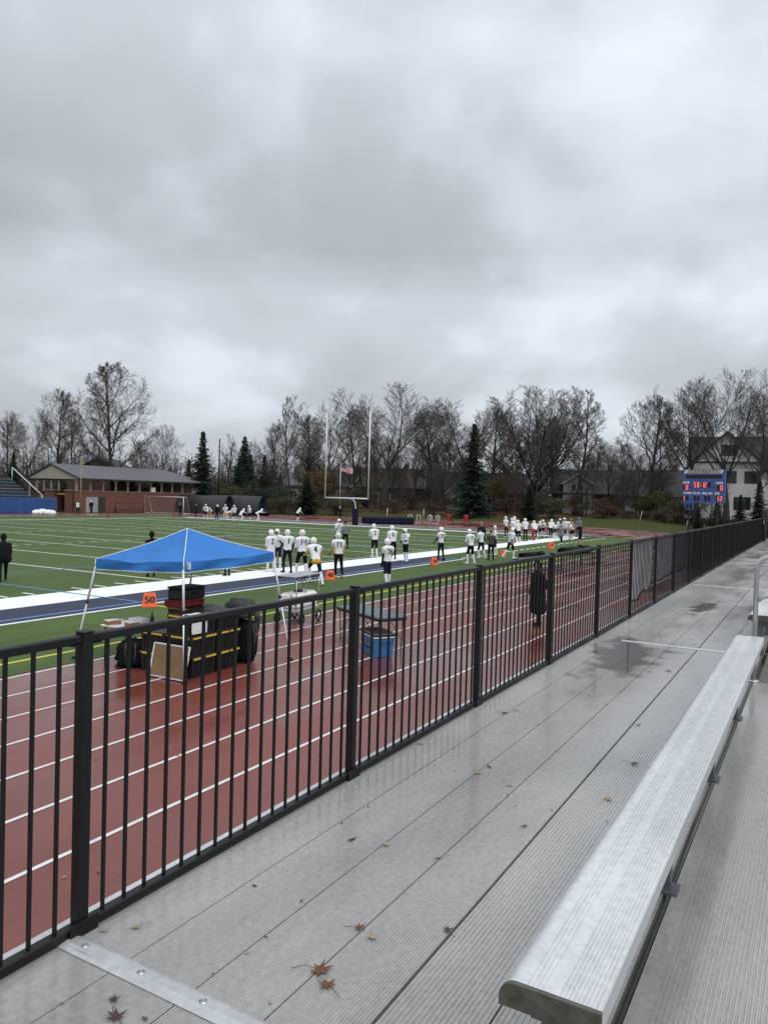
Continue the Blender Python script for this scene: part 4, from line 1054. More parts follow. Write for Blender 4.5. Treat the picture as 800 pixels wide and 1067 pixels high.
# ------------------------------------------------------------------ stacked totes and things under the tent
TOTE = 'black totes with yellow lips stacked under the canopy'
def make_tote():
    t = empty('storage_tote', (0,0,0)); mb = MB(); w, d, h = .66, .62, .352
    mb.add([(-w/2+.03,-d/2+.03,0),(w/2-.03,-d/2+.03,0),(w/2-.03,d/2-.03,0),(-w/2+.03,d/2-.03,0),(-w/2+.008,-d/2+.008,h),(w/2-.008,-d/2+.008,h),(w/2-.008,d/2-.008,h),(-w/2+.008,d/2-.008,h)],
           [(3,2,1,0),(4,5,6,7),(0,1,5,4),(1,2,6,5),(2,3,7,6),(3,0,4,7)])
    for i in range(7):
        x = -w/2+.09+i*(w-.18)/6
        for s in (-1, 1): mb.bar((x, s*(d/2-.022), .03), (x, s*(d/2-.006), h-.06), .022, .02)
    for i in range(5):
        y = -d/2+.09+i*(d-.18)/4
        for s in (-1, 1): mb.bar((s*(w/2-.022), y, .03), (s*(w/2-.006), y, h-.06), .022, .02)
    mb.build('bin', M['tote'], t)
    l = MB(); l.bbox((-w/2,-d/2,h-.002),(w/2,d/2,h+.026), .006); l.build('lid', M['tote'], t)
    y = MB()
    for s in (-1,1):
        for (a, b) in ((-w/2+.03,-.035),(.035,w/2-.03)):
            y.prism([(0,.0),(.034,.012),(.034,.040),(.0,.034)], (a, s*(d/2-.001), h-.030), (b, s*(d/2-.001), h-.030), (0,s,0), (0,0,1))
        y.prism([(0,.0),(.030,.012),(.030,.040),(.0,.034)], (s*(w/2-.001), -.24, h-.030), (s*(w/2-.001), .24, h-.030), (s,0,0), (0,0,1))
    y.build('lip', M['yellow'], t); return t
proto = make_tote(); first = True
ROT = .045
def TW(a, b): # local grid (a along the front, b away) to world
    return (10.10 + a*cos(ROT) - b*sin(ROT)*.3, 9.66 + a*sin(ROT) + b)
for (a, b, k, lb) in [
  (.36,.34,0,'bottom tote of the front left column, behind the leaning board'), (.36,.34,1,'middle tote of the front left column'), (.36,.34,2,'top tote of the front left column, under the white cloth'),
  (1.06,.34,0,'bottom tote of the front right column, on the wet track'), (1.06,.34,1,'middle tote of the front right column'), (1.06,.34,2,'top tote of the front right column'),
  (.36,1.0,0,'bottom tote of the rear left column by the backpack'), (.36,1.0,1,'top tote of the low rear left column'),
  (1.06,1.0,0,'bottom tote of the hidden rear right column'), (1.06,1.0,1,'middle tote of the rear right column'), (1.06,1.0,2,'top tote of the rear right column, under the red bag')]:
    o = proto if first else copy_tree(proto); first = False
    x, y = TW(a, b); o.location = (x, y, -.001+k*.3785); o.rotation_euler = (0, 0, ROT + rng.uniform(-.02,.02))
    tag(o, lb, 'tote', TOTE)
zt = 1.136
x, y = TW(.92, 1.0)
o = empty('cooler_bag', (x, y, zt), ROT, 'red bag lying under the black case on top of the totes', 'bag'); mb = MB(); mb.bbox((-.40,-.22,0),(.30,.22,.145), .03); mb.build('bag_body', mat('dark_red_bag', (.17,.010,.014), .7, 0, .2, 8, .3, 20), o)
s_ = MB(); s_.tube([(-.39,-.228,.11),(.29,-.228,.11)], .007, 5); s_.build('zip', M['rubber'], o)
o = empty('equipment_case', (x+.02, y, zt+.147), ROT, 'black hard case on the red bag at the top of the totes', 'case'); mb = MB(); mb.bbox((-.34,-.2,0),(.30,.2,.20), .02); mb.build('case_body', M['tote'], o)
l = MB(); l.bbox((-.35,-.21,.2025),(.31,.21,.245), .015); l.build('case_lid', M['tote'], o)
h_ = MB(); h_.tube([(-.12,-.21,.12),(-.12,-.245,.12),(.08,-.245,.12),(.08,-.21,.12)], .010, 6); h_.build('handle', M['rubber'], o)
# white cloth hanging over the front left corner
x, y = TW(.16, .06); mb = MB(); vs = []; fs = []
for i in range(9):
    for j in range(9):
        u, v = i/8, j/8
        px = -.02 + .36*u + .02*sin(6*v+3*u); py = .16 - .19*min(1, v*2.2) - .015*sin(9*u)*max(0, v-.4); pz = .012 if v < .45 else .012-(v-.45)*.62
        vs.append((px, py - (.02 if v > .45 else 0), pz + .004*sin(11*u)))
for i in range(8):
    for j in range(8): q = i*9+j; fs.append((q, q+9, q+10, q+1))
mb.add(vs, fs, 0, True); o = mb.build('white_towel', M['paper']); o.location = (x-.12, y, zt); tag(o, 'white towel hanging over the front corner of the totes', 'towel')
# leaning board
o = empty('framed_board', (9.90, 10.06, 0), 0, 'brown board in a pale frame leaning against the totes', 'board')
u = Vector((.02,-.84,0)); u.normalize(); v = Vector((.13,0,.60)).normalized(); n = u.cross(v)
if n.x > 0: n = -n
W2, H2 = .43, .60
mb = MB(); C = Vector((0,0,.012))
mb.add([C+u*a+v*b+n*c for c in (0,.018) for a, b in ((-W2+.02,.02),(W2-.02,.02),(W2-.02,H2-.02),(-W2+.02,H2-.02))], [(0,1,2,3),(4,5,6,7),(0,4,5,1),(1,5,6,2),(2,6,7,3),(3,7,4,0)]); mb.build('panel', M['board'], o)
fr = MB()
for (a, b), (c, d) in (((-W2,.010),(W2,.010)),((-W2,H2-.010),(W2,H2-.010)),((-W2+.010,.0205),(-W2+.010,H2-.0205)),((W2-.010,.0205),(W2-.010,H2-.0205))):
    fr.bar(C+u*a+v*b+n*.010, C+u*c+v*d+n*.010, .030, .020)
fr.build('frame', M['paper'], o)
# bags
def lump(name, size, m, loc, rz, label, cat, seed, straps=True):
    o = empty(name, loc, rz, label, cat); r = random.Random(seed); mb = MB(); sx, sy, sz = size; vs = []; fs = []; nu, nv = 18, 12
    ph = [r.uniform(0, 6) for _ in range(6)]
    for j in range(nv+1):
        t = pi*j/nv
        for i in range(nu):
            a = 2*pi*i/nu; ex = .38
            sg = lambda q, e: math.copysign(abs(q)**e, q)
            k = 1 + .05*sin(3*a+ph[0]+3*t) + .05*sin(6*t+ph[1]+a) + .035*sin(9*a+ph[2]+4*t) - .10*max(0, cos(t))
            vs.append((sx*k*sg(sin(t),ex)*sg(cos(a),ex), sy*k*sg(sin(t),ex)*sg(sin(a),ex), sz*(1+sg(cos(t),.7)*k) if j not in (nv,) else 0))
    for j in range(nv):
        for i in range(nu): i2 = (i+1) % nu; fs.append((j*nu+i, (j+1)*nu+i, (j+1)*nu+i2, j*nu+i2))
    mb.add([(a,b,max(0,c)) for a,b,c in vs], fs, 0, True); mb.build('bag_body', m, o)
    if straps:
        s_ = MB(); s_.tube([(-sx*.3,-sy*.9,sz*1.8),(-sx*.35,-sy*1.12,sz*1.2),(-sx*.3,-sy*1.0,sz*.35)], .018, 5); s_.tube([(sx*.3,-sy*.9,sz*1.8),(sx*.35,-sy*1.12,sz*1.2),(sx*.3,-sy*1.0,sz*.35)], .018, 5)
        s_.tube([(-.06,0,sz*2.02),(0,0,sz*2.25),(.06,0,sz*2.02)], .012, 5); s_.build('straps', M['darkgreycloth'], o)
    return o
lump('backpack', (.27,.22,.27), M['blackcloth'], (10.22,11.30,0), -.9, 'black backpack on the track under the white table', 'backpack', 3)
lump('duffel_bag', (.26,.30,.16), M['blackcloth'], (10.55,11.62,0), .3, 'low black bag behind the backpack', 'bag', 8, False)
lump('rolling_bag', (.17,.26,.44), M['blackcloth'], (11.78,9.90,0), .2, 'tall black bag standing at the right end of the totes', 'bag', 5)
o = lump('grey_jacket', (.20,.27,.20), M['darkgreycloth'], (11.74,9.95,.88), .3, 'grey jacket draped over the tall black bag', 'jacket', 12, False)
for c in o.children: c.name = 'jacket_body'
sl = MB(); sl.tube([(.05,-.24,.25),(.14,-.32,.0),(.10,-.30,-.28)], [.075,.065,.05], 8); sl.build('sleeve', M['darkgreycloth'], o)
# white table with boxes
tb = empty('folding_table', (10.55,11.62,0), .1, 'white folding table at the left end of the totes', 'table')
mb = MB(); mb.bbox((-.34,-.62,.69),(.34,.55,.725), .008); mb.build('table_top', M['white'], tb)
for sx in (-.28,.28):
    for sy in (-.55,.48): g = MB(); g.tube([(sx,sy,0),(sx,sy,.69)], .014, 8); g.build('leg', M['darksteel'], tb)
def carton(x, y, sx, sy, sz, label, m='carton'):
    o = empty('snack_carton', (x, y, .7255), rng.uniform(-.3,.3), label, 'carton', 'cartons on the white table'); mb = MB(); mb.box((-sx,-sy,0),(sx,sy,sz*.72)); mb.build('carton_body', M[m], o)
    l = MB(); l.box((-sx,-sy,sz*.725),(sx,sy,sz*.76)); l.bar((-sx,-sy-.01,sz*.74),(sx,-sy-.05,sz*.95), .004, .02); l.build('flap', M['paper'], o)
carton(10.33,12.0,.14,.10,.11,'brown carton at the left end of the white table'); carton(10.33,11.45,.11,.08,.13,'orange brown carton in the middle of the white table')
carton(10.36,11.13,.10,.07,.12,'carton at the right end of the white table next to the bottle')
carton(10.62,11.55,.12,.2,.16,'pale carton at the back of the white table','paper')
o = empty('drink_bottle', (10.62,11.22,.7255), 0, 'dark drink bottle standing on the white table', 'bottle'); mb = MB(); mb.tube([(0,0,0),(0,0,.17),(0,0,.21),(0,0,.25)], [.038,.038,.018,.016], 12); mb.build('bottle_body', M['tote'], o); c = MB(); c.tube([(0,0,.2505),(0,0,.28)], .02, 10); c.build('cap', M['greycloth'], o)

# ------------------------------------------------------------------ orange yard markers
def marker(x, y, rz, txt, label, s=.70):
    o = empty('yard_marker', (x, y, .004), rz, label, 'yard marker', 'orange sideline markers'); mb = MB(); w, d, h = .27*s, .17*s, .50*s
    mb.add([(-w,-d,0),(w,-d,0),(w,d,0),(-w,d,0),(-w*.72,-.03,h),(w*.72,-.03,h),(w*.72,.03,h),(-w*.72,.03,h)], [(3,2,1,0),(4,5,6,7),(0,1,5,4),(1,2,6,5),(2,3,7,6),(3,0,4,7)])
    mb.build('marker_body', M['orange'], o)
    n = Vector((0,-h,-(d-.03))).normalized(); V = Vector((0,d-.03,h)).normalized()
    t = MB(); text_on(t, txt, .36*s, Vector((0,-(d+.03)/2,h*.5)) + n*.006, (1,0,0), V, 0, 1.0, .014); t.build('number', M['number'], o)
marker(15.75,16.75,-.75,'50','orange yard marker reading 50 on the turf beside the blue canopy',.8)
marker(25.32,16.9,-.65,'40','orange marker behind the white water cart')
marker(34.47,16.75,-.5,'30','orange marker on the turf left of the lone player near the white border end')
marker(43.2,16.45,-.4,'20','orange marker half hidden by the person in the dark grey hoodie')
marker(52.75,16.5,-.4,'10','far orange marker right of the striding player',.9)
def pylon(x, y, label, h=.55):
    o = empty('pylon', (x, y, .004), 0, label, 'pylon', 'red end pylons'); mb = MB(); mb.bbox((-.075,-.075,.012),(.075,.075,h), .01); mb.build('pylon_body', M['red'], o); b = MB(); b.bbox((-.1,-.1,0),(.1,.1,.011), .003); b.build('base', M['rubber'], o)
pylon(62,20.9,'red pylon among the far group of players',1.0); pylon(61.2,72.2,'red pylon on the far sideline before the brick building'); pylon(71.3,71.8,'red pylon at the far left field corner')

# ------------------------------------------------------------------ water cart
o = empty('water_cart', (16.35,11.9,0), .12, 'white wheeled water cart with a tall tube frame on the track', 'water cart')
mb = MB(); mb.bbox((-.62,-.30,.31),(.62,.30,.40), .02); mb.build('chassis', M['alu'], o)
mb = MB(); mb.bbox((-.56,-.27,.402),(.60,.27,.80), .06); tk = mb.build('tank', M['white'], o)
mb = MB(); mb.tube([(0,0,.80),(0,0,.86)], .12, 16); mb.build('lid', M['tote'], tk)
mb = MB(); mb.box((.08,-.276,.48),(.40,-.2715,.70)); p_ = mb.build('label_panel', M['paper'], tk)
mb = MB(); 
for k in range(3): mb.box((.11+.03*k,-.2785,.52+.055*k),(.33,-.2765,.55+.055*k))
mb.build('label_stripes', M['coolerblue'], tk)
for sx in (-.45,.48):
    for sy in (-.36,.36):
        w = MB(); ring = [(sx+.135*cos(2*pi*k/20), sy, .150+.135*sin(2*pi*k/20)) for k in range(21)]; w.tube(ring, .026, 8, cap=False); wl = w.build('wheel', M['rubber'], o)
        h_ = MB(); h_.tube([(sx,sy-.03,.15),(sx,sy+.03,.15)], .045, 10)
        for k in range(5): h_.bar((sx,sy,.15),(sx+.12*cos(k*1.257),sy,.15+.12*sin(k*1.257)), .018, .02)
        h_.build('hub', M['alu'], wl)
for (sx, sy, z0_) in ((-.60,-.28,.40),(-.60,.28,.40),(.62,-.28,.40),(.62,.28,.40),(-.1,-.28,.8),(.3,.26,.8)):
    mb = MB(); mb.tube([(sx,sy,z0_),(sx,sy,1.24)], .014, 8); mb.build('upright', M['alu'], o)
mb = MB(); mb.bbox((-.68,-.31,1.241),(.70,.31,1.268), .006); tr = mb.build('tray', M['alu'], o)
mb = MB()
for sy in (-.29,.29): mb.tube([(-.62,sy,1.20),(.62,sy,1.20)], .02, 8)
for k in range(5): mb.tube([(-.4+.2*k,-.29,1.19),(-.4+.2*k,-.33,1.12),(-.38+.2*k,-.34,1.05)], .009, 6)
mb.build('hose_manifold', M['tote'], o)
mb = MB(); mb.tube([(-.60,-.28,.5),(-.85,-.28,.75),(-.9,-.28,.9)], .016, 8); mb.build('handle', M['alu'], o)

# ------------------------------------------------------------------ treatment table, cooler, long black table
ang = atan2(.88,.47)
o = empty('treatment_table', (14.75,8.72,0), ang, 'padded grey treatment table with thin folding legs on the track', 'treatment table')
mb = MB(); mb.bbox((-.97,-.37,.735),(.97,.37,.80), .022); mb.build('pad', M['seatteal'], o); mb = MB(); mb.box((-.95,-.35,.70),(.95,.35,.734)); mb.build('frame', M['darksteel'], o)
for sx in (-1,1):
    for sy in (-1,1):
        l = MB(); l.tube([(sx*.80,sy*.31,0),(sx*.86,sy*.31,.70)], .013, 7); l.build('leg', M['darksteel'], o)
        b = MB(); b.tube([(sx*.82,sy*.31,.25),(sx*.25,sy*.31,.69)], .007, 6); b.build('brace', M['darksteel'], o)
o = empty('drinks_cooler', (14.1,8.15,0), atan2(.79,.61), 'bright blue drinks cooler with a dark lid under the treatment table', 'cooler')
mb = MB(); mb.add([(-.36,-.20,0),(.36,-.20,0),(.36,.20,0),(-.36,.20,0),(-.40,-.23,.40),(.40,-.23,.40),(.40,.23,.40),(-.40,.23,.40)], [(3,2,1,0),(4,5,6,7),(0,1,5,4),(1,2,6,5),(2,3,7,6),(3,0,4,7)]); bd = mb.build('cooler_body', M['coolerblue'], o)
mb = MB(); mb.bbox((-.42,-.25,.403),(.42,.25,.43), .006); mb.build('white_band', M['white'], o)
mb = MB(); mb.bbox((-.43,-.26,.432),(.43,.26,.50), .02); mb.build('lid', M['tote'], o)
mb = MB()
for s in (-1,1): mb.tube([(s*.40,-.12,.33),(s*.455,-.12,.30),(s*.455,.12,.30),(s*.40,.12,.33)], .012, 6)
mb.build('handle', M['rubber'], o)
for s in (-1,1):
    mb = MB(); mb.add([(-.20,s*.2195,.15),(.2,s*.2195,.15),(.2,s*.2365,.30),(-.2,s*.2365,.30)], [(0,1,2,3)]); mb.build('label_plate', M['teal'], o)
    mb = MB(); mb.bar((-.2,s*.232,.17),(.2,s*.232,.17), .012, .02); mb.build('carry_bar', M['rubber'], o)

ang = atan2(-1.05, 7.6)
o = empty('long_table', (36.3,11.0,0), ang, 'long low black table on the track edge carrying black bags', 'table')
mb = MB(); mb.bbox((-3.9,-.38,.70),(3.9,.38,.75), .01); mb.build('table_top', M['tote'], o)
for x in (-3.6,-1.25,1.25,3.6):
    for y in (-.32,.32): l = MB(); l.tube([(x,y,0),(x,y,.70)], .018, 6); l.build('leg', M['darksteel'], o)
    l = MB(); l.tube([(x,-.32,.35),(x,.32,.35)], .014, 6); l.build('crossbar', M['darksteel'], o)
def duffel(x, y, z, L_, r_, rz, label):
    o = empty('duffel_bag', (x, y, z), rz, label, 'bag', 'black bags by the long table'); mb = MB()
    prof = [(r_*1.15*cos(a), r_*.72*(1+sin(a)) ) for a in [2*pi*k/14 for k in range(14)]]
    mb.prism(prof, (-L_/2,0,0), (L_/2,0,0), (0,1,0), (0,0,1), 0, True); mb.build('bag_body', M['blackcloth'], o)
    h_ = MB(); h_.tube([(-.25,-r_*.9,r_),(-.15,-.03,r_*1.65),(.15,-.03,r_*1.65),(.25,-r_*.9,r_)], .018, 6); h_.build('handle', M['darkgreycloth'], o)
duffel(43.3,14.9,.0,1.5,.20,-.2,'black equipment bag on the turf edge below the striding player')
duffel(44.8,14.7,.0,1.3,.2,.1,'second black equipment bag right of the first on the turf edge')
duffel(37.7,10.8,.751,1.8,.24,ang,'black bag with pale marks lying on the long table')
duffel(39.4,10.55,.751,1.2,.24,ang,'shorter black bag at the far end of the long table')

# ------------------------------------------------------------------ goalpost
o = empty('goalpost', (EX+2.0, 45.53, 0), 0, 'white gooseneck football goalpost with a navy pad', 'goalpost')
mb = MB(); mb.tube([(0,0,0),(0,0,1.95),(-.05,0,2.35),(-.28,0,2.72),(-.75,0,2.95),(-1.4,0,3.03),(-2.0,0,3.05)], .085, 12); mb.build('gooseneck', M['whitetube'], o)
mb = MB(); mb.tube([(-2,-2.82,3.05),(-2,2.82,3.05)], .082, 10); mb.build('crossbar', M['whitetube'], o)
for s in (-1,1): mb = MB(); mb.tube([(-2,s*2.82,2.97),(-2,s*2.82,12.6)], .075, 10); mb.build('upright', M['whitetube'], o)
mb = MB(); mb.bbox((-.27,-.27,.01),(.27,.27,1.9), .05); mb.build('post_pad', M['navycloth'], o)
o = empty('landing_mat', (81.3,45.9,0), atan2(-2.7,6.1), 'long navy covered landing mat on the red track behind the goalpost', 'mat')
mb = MB(); mb.bbox((-3.1,-1.4,.05),(3.1,1.4,.86), .12); mb.build('cover', M['navycloth'], o); mb = MB(); mb.box((-3.0,-1.3,0),(3.0,1.3,.048)); mb.build('pallet', M['darksteel'], o)
mb = MB()
for k in range(4): mb.tube([(-2.7+1.8*k,-1.415,.80),(-2.6+1.8*k,-1.44,.5),(-2.7+1.8*k,-1.415,.12)], .02, 5)
mb.build('strap', M['rubber'], o)
# flag
o = empty('flagpole', (93.0,60.7,ground_z(93,60.7)-.02), 0, 'thin pale flagpole seen between the goal uprights', 'flagpole')
mb = MB(); mb.tube([(0,0,0),(0,0,7.9)], [.06,.04], 10); mb.build('pole', M['alu'], o); mb = MB(); mb.ball((0,0,7.98), .09); mb.build('finial', M['gold'], o)
vs = []; fs = []; mi = []; mb = MB(); NX, NZ = 20, 13; fd = Vector((.50,-.866,0)); fs_ = Vector((.866,.5,0))
for i in range(NX+1):
    for j in range(NZ+1):
        u, v = i/NX, j/NZ; p = fd*(1.7*u) + fs_*(.16*sin(5*u+1.5*v)*u) + Vector((0,0,-.55*u - .95*(1-v)*(1-.12*u) + .05*sin(7*u)))
        vs.append(p)
for i in range(NX):
    for j in range(NZ):
        a = i*(NZ+1)+j; fs.append((a, a+NZ+1, a+NZ+2, a+1)); mi.append(2 if (i < 8 and j >= 6) else (0 if j % 2 == 0 else 1))
mb.add(vs, fs, 0, True); mb.m = mi; fl = mb.build('flag', [M['flagred'], mat('flag_white', (.6,.57,.57), .8, 0, .1, 9), M['flagblue']]); fl.location = (93.0+.06,60.7-.06,7.8+ground_z(93,60.7)); tag(fl, 'drooping striped national flag flying from the pale pole', 'flag')
st = MB()
for i in range(5):
    for j in range(4):
        u, v = (i+.5)/5*8/NX, (6.3+(j+.5)/4*6.4)/NZ; p = fd*(1.7*u) + fs_*(.16*sin(5*u+1.5*v)*u - .012) + Vector((0,0,-.55*u - .95*(1-v)*(1-.12*u) + .05*sin(7*u)))
        st.add([p + fd*(.035*cos(a_)*(1 if k_ % 2 == 0 else .4)) + Vector((0,0,.035*sin(a_)*(1 if k_ % 2 == 0 else .4))) for k_, a_ in enumerate([pi/2+k*pi/5 for k in range(10)])], [tuple(range(10))])
st.build('stars', M['white'], fl)

# ------------------------------------------------------------------ hurdles, sleds, stakes, soccer goal
HL = ['leftmost white hurdle on the red track right of the navy mat','second white hurdle from the navy mat','third white hurdle from the navy mat','white hurdle nearest the red sleds']
for k, (x, y) in enumerate(((88.9,46.9),(90.2,46.3),(90.2,44.6),(89.6,43.2))):
    o = empty('hurdle', (x, y, 0), -.52, HL[k], 'hurdle', 'white hurdles on the far track')
    mb = MB(); mb.bar((0,-.55,.98),(0,.55,.98), .03, .10); mb.build('crossbar', M['white'], o)
    for s in (-1,1): mb = MB(); mb.tube([(0,s*.42,.03),(0,s*.42,.93)], .03, 8); mb.tube([(.0,s*.42,.03),(-.65,s*.42,.03)], .028, 8); mb.build('leg', M['whitetube'], o)
    if k > 1: mb = MB(); mb.bar((.03,0,.2),(.03,0,1.2), .12, .03); mb.build('sign_board', M['white'], o)
for k, (x, y, lb) in enumerate(((87.2,40.15,'left red blocking sled on the far track'),(86.7,37.6,'right red blocking sled, nearer the navy coated person'))):
    o = empty('blocking_sled', (x, y, 0), 2.6, lb, 'blocking sled', 'red blocking sleds')
    mb = MB(); mb.bbox((.28,-.25,.45),(.5,.25,1.35), .06); mb.bbox((.26,-.42,1.0),(.48,.42,1.32), .06); mb.build('pad', M['red'], o)
    mb = MB(); mb.bar((.2,0,.9),(-.4,0,.2), .08, .08); mb.bar((.3,-.35,.08),(-1.9,-.35,.08), .1, .1); mb.bar((.3,.35,.08),(-1.9,.35,.08), .1, .1); mb.bar((-1.8,-.35,.16),(-1.8,.35,.16), .08, .05); mb.build('skid', M['darksteel'], o)
STK = [(99.5,56.4,'pale stake on the bank behind the left part of the navy mat'),(103.3,52.2,'pale stake on the bank behind the right end of the navy mat'),(112.6,22.4,'leaning pale stake at the edge of the lawn left of the scoreboard'),(110.9,15.9,'pale stake just left of the scoreboard'),(110.4,13.6,'pale stake between the scoreboard legs')]
for k, (x, y, lb) in enumerate(STK):
    o = empty('stake', (x, y, ground_z(x, y)-.05), 0, lb, 'stake', 'pale stakes along the bank'); mb = MB(); t = .0 if k < 2 else .35
    mb.tube([(0,0,0),(t*.3,-t,1.55 if k < 2 else 1.7)], .055 if k < 2 else .04, 8); mb.build('rod', M['stake'], o); c = MB(); c.tube([(t*.3,-t,1.552 if k < 2 else 1.702),(t*.31,-t*1.02,1.62 if k < 2 else 1.77)], .06, 8); c.build('cap', M['white'], o)
o = empty('soccer_goal', (80.0,82.6,0), -1.31, 'white framed soccer goal in front of the brick building', 'soccer goal')
fr = MB(); a_, b_ = 3.15, 2.44
fr.tube([(-a_,0,0),(-a_,0,b_),(a_,0,b_),(a_,0,0)], .07, 8); fr.build('frame', M['whitetube'], o)
bk = MB(); bk.tube([(-a_,0,b_),(-a_,.9,b_),(-a_,2.0,.05),(a_,2.0,.05),(a_,.9,b_),(a_,0,b_)], .035, 6); bk.tube([(-a_,0,.03),(-a_,2.0,.03)], .035, 6); bk.tube([(a_,0,.03),(a_,2.0,.03)], .035, 6); bk.build('back_frame', M['whitetube'], o)
nm = screen_mat('goal_net', (.35,.35,.36), .80, 2)
nb = MB(); nb.quad((-a_,.9,b_),(a_,.9,b_),(a_,2.0,.05),(-a_,2.0,.05)); nb.quad((-a_,0,b_),(a_,0,b_),(a_,.9,b_-.001),(-a_,.9,b_-.001)); nb.build('net', nm, o)
vs = []; mb = MB()
r = random.Random(4)
for k in range(16):
    a = r.uniform(0,6.28); d = r.uniform(0,1); x, y = 1.5*d*cos(a), .7*d*sin(a); q = MB(); b0 = len(mb.v)
    mb.ball((x,y,.30*(1-d*.6)), r.uniform(.35,.5), 12, 8, 0, (1.0,1.0,.85))
mb.v = [(x+.06*sin(9*y+7*z), y+.05*sin(8*x+3*z), max(0, z+.06*sin(11*x)*cos(9*y))) for x,y,z in mb.v]
o = mb.build('sheet_heap', M['snow']); o.location = (60.3,82.6,0); o.rotation_euler = (0,0,-1.0); tag(o, 'heap of crumpled white sheets at the foot of the blue wall', 'heap')

# ------------------------------------------------------------------ scoreboard
P0, P1 = Vector((103.95,15.45,0)), Vector((102.75,10.3,0)); U = (P1-P0).normalized(); V = Vector((0,0,1)); N = U.cross(V)
SB = empty('scoreboard', tuple(P0.lerp(P1,.5)), 0, 'blue stadium scoreboard on two dark posts behind the fence', 'scoreboard'); O0 = P0 - P0.lerp(P1,.5); SW = (P1-P0).length
def SP(u, v, d=0.0): return O0 + U*u + V*v + N*d
def sbox(mb, u0, v0, u1, v1, d0, d1, mi=0):
    vs = [SP(u,v,d) for d in (d0,d1) for u, v in ((u0,v0),(u1,v0),(u1,v1),(u0,v1))]
    mb.add(vs, [(3,2,1,0),(4,5,6,7),(0,1,5,4),(1,2,6,5),(2,3,7,6),(3,0,4,7)], mi)
zb, zt_ = 3.66, 7.85; k = SW/590.0   # measured in a 590-wide drawing of the board
def X(a): return (a-75)*SW/(690-75)
def Yv(b): return zb + (535-b)/(535-75)*(zt_-zb)
mb = MB(); sbox(mb, 0, Yv(375), SW, Yv(222), -.28, 0); sbox(mb, .02, Yv(535), SW-.02, Yv(377), -.28, -.003); pn = mb.build('panel', M['boardblue'], SB)
mb = MB(); sbox(mb, .03, Yv(219), SW-.01, Yv(75), -.30, .012); hd_ = mb.build('header', M['boardblue'], SB)
mb = MB(); sbox(mb, X(120), Yv(200), X(640), Yv(148), .0125, .02); mb.build('message_screen', M['ledoff'], hd_)
mb = MB(); text_on(mb, 'DON SHULA STADIUM', .66, SP(SW*.497, Yv(110), .0145), U, V, 0, .60, .024); mb.build('lettering', M['sign'], hd_)
for u0 in (X(92), X(597)):
    mb = MB(); w, h = .56, .40; v0 = Yv(125); mb.add([SP(u0,v0,.0145), SP(u0+w*.72,v0,.0145), SP(u0+w,v0+h,.0145), SP(u0+w*.28,v0+h,.0145)], [(0,1,2,3)]); lo = mb.build('emblem', M['white'], hd_)
    mb = MB(); mb.add([SP(u0+w*.30,v0+.10,.0165), SP(u0+w*.42,v0+.10,.0165), SP(u0+w*.52,v0+.28,.0165), SP(u0+w*.40,v0+.28,.0165)], [(0,1,2,3)]); mb.add([SP(u0+w*.50,v0+.10,.0165), SP(u0+w*.74,v0+.28,.0165), SP(u0+w*.62,v0+.28,.0165)], [(0,1,2)]); mb.build('emblem_mark', M['boardblue'], lo)
mb = MB()
for tx, cx, cy in (('HOME',130,258),('GUEST',612,262),('DOWN',155,405),('TO GO',288,405),('BALL ON',440,405),('QTR',580,405)): text_on(mb, tx, .40, SP(X(cx), Yv(cy), .004), U, V, 0, .74, .022)
text_on(mb, 'POSSESSION', .10, SP(X(362), Yv(354), .004), U, V, 0, .9)
mb.build('captions', M['white'], pn)
off = MB(); on = MB(); dw, dh, tt = .40, .62, .085
def digit(px, py, ch=None, w=.34, h=.60):
    sbox(off, X(px)-.04, Yv(py)-.04, X(px)+w+.04, Yv(py)+h+.04, .0005, .006)
    if ch: seg_digit(on, ch, SP(X(px), Yv(py), .0085), U, V, w, h, .075)
for px, ch in ((245,'5'),(292,'0'),(362,'1'),(396,'2'),(452,None)): digit(px, 322, ch, .235, .64)
for px, ch in ((90,None),(122,'0'),(578,None),(622,'0')): digit(px, 358, ch, .30, .58)
for px, ch in ((80,'1'),(132,None),(248,None),(298,None),(402,None),(452,None),(570,'1'),(622,'2')): digit(px, 505, ch, .26, .56)
sbox(off, X(190), Yv(332), X(212), Yv(308), .0005, .006); sbox(off, X(520), Yv(332), X(542), Yv(308), .0005, .006)
for b in (300, 275): sbox(on, X(346), Yv(b)-.035, X(346)+.07, Yv(b)+.035, .007, .0095)
off.build('digit_window', M['ledoff'], pn); on.build('lit_digits', M['led'], pn)
mb = MB(); sbox(mb, X(125), Yv(640), X(245), Yv(537), -.2, .0); sp_ = mb.build('timeout_panel', M['boardblue'], SB)
mb = MB(); sbox(mb, X(138), Yv(625), X(175), Yv(550), .0005, .006); sbox(mb, X(192), Yv(625), X(228), Yv(550), .0005, .006); mb.build('digit_window', M['ledoff'], sp_)
for px in (165, 575):
    mb = MB(); mb.box((-.11,-.11,-.2),(.11,.11,7.2), 0, Matrix.Translation(SP(X(px), 0, -.45))); mb.build('post', M['darksteel'], SB)
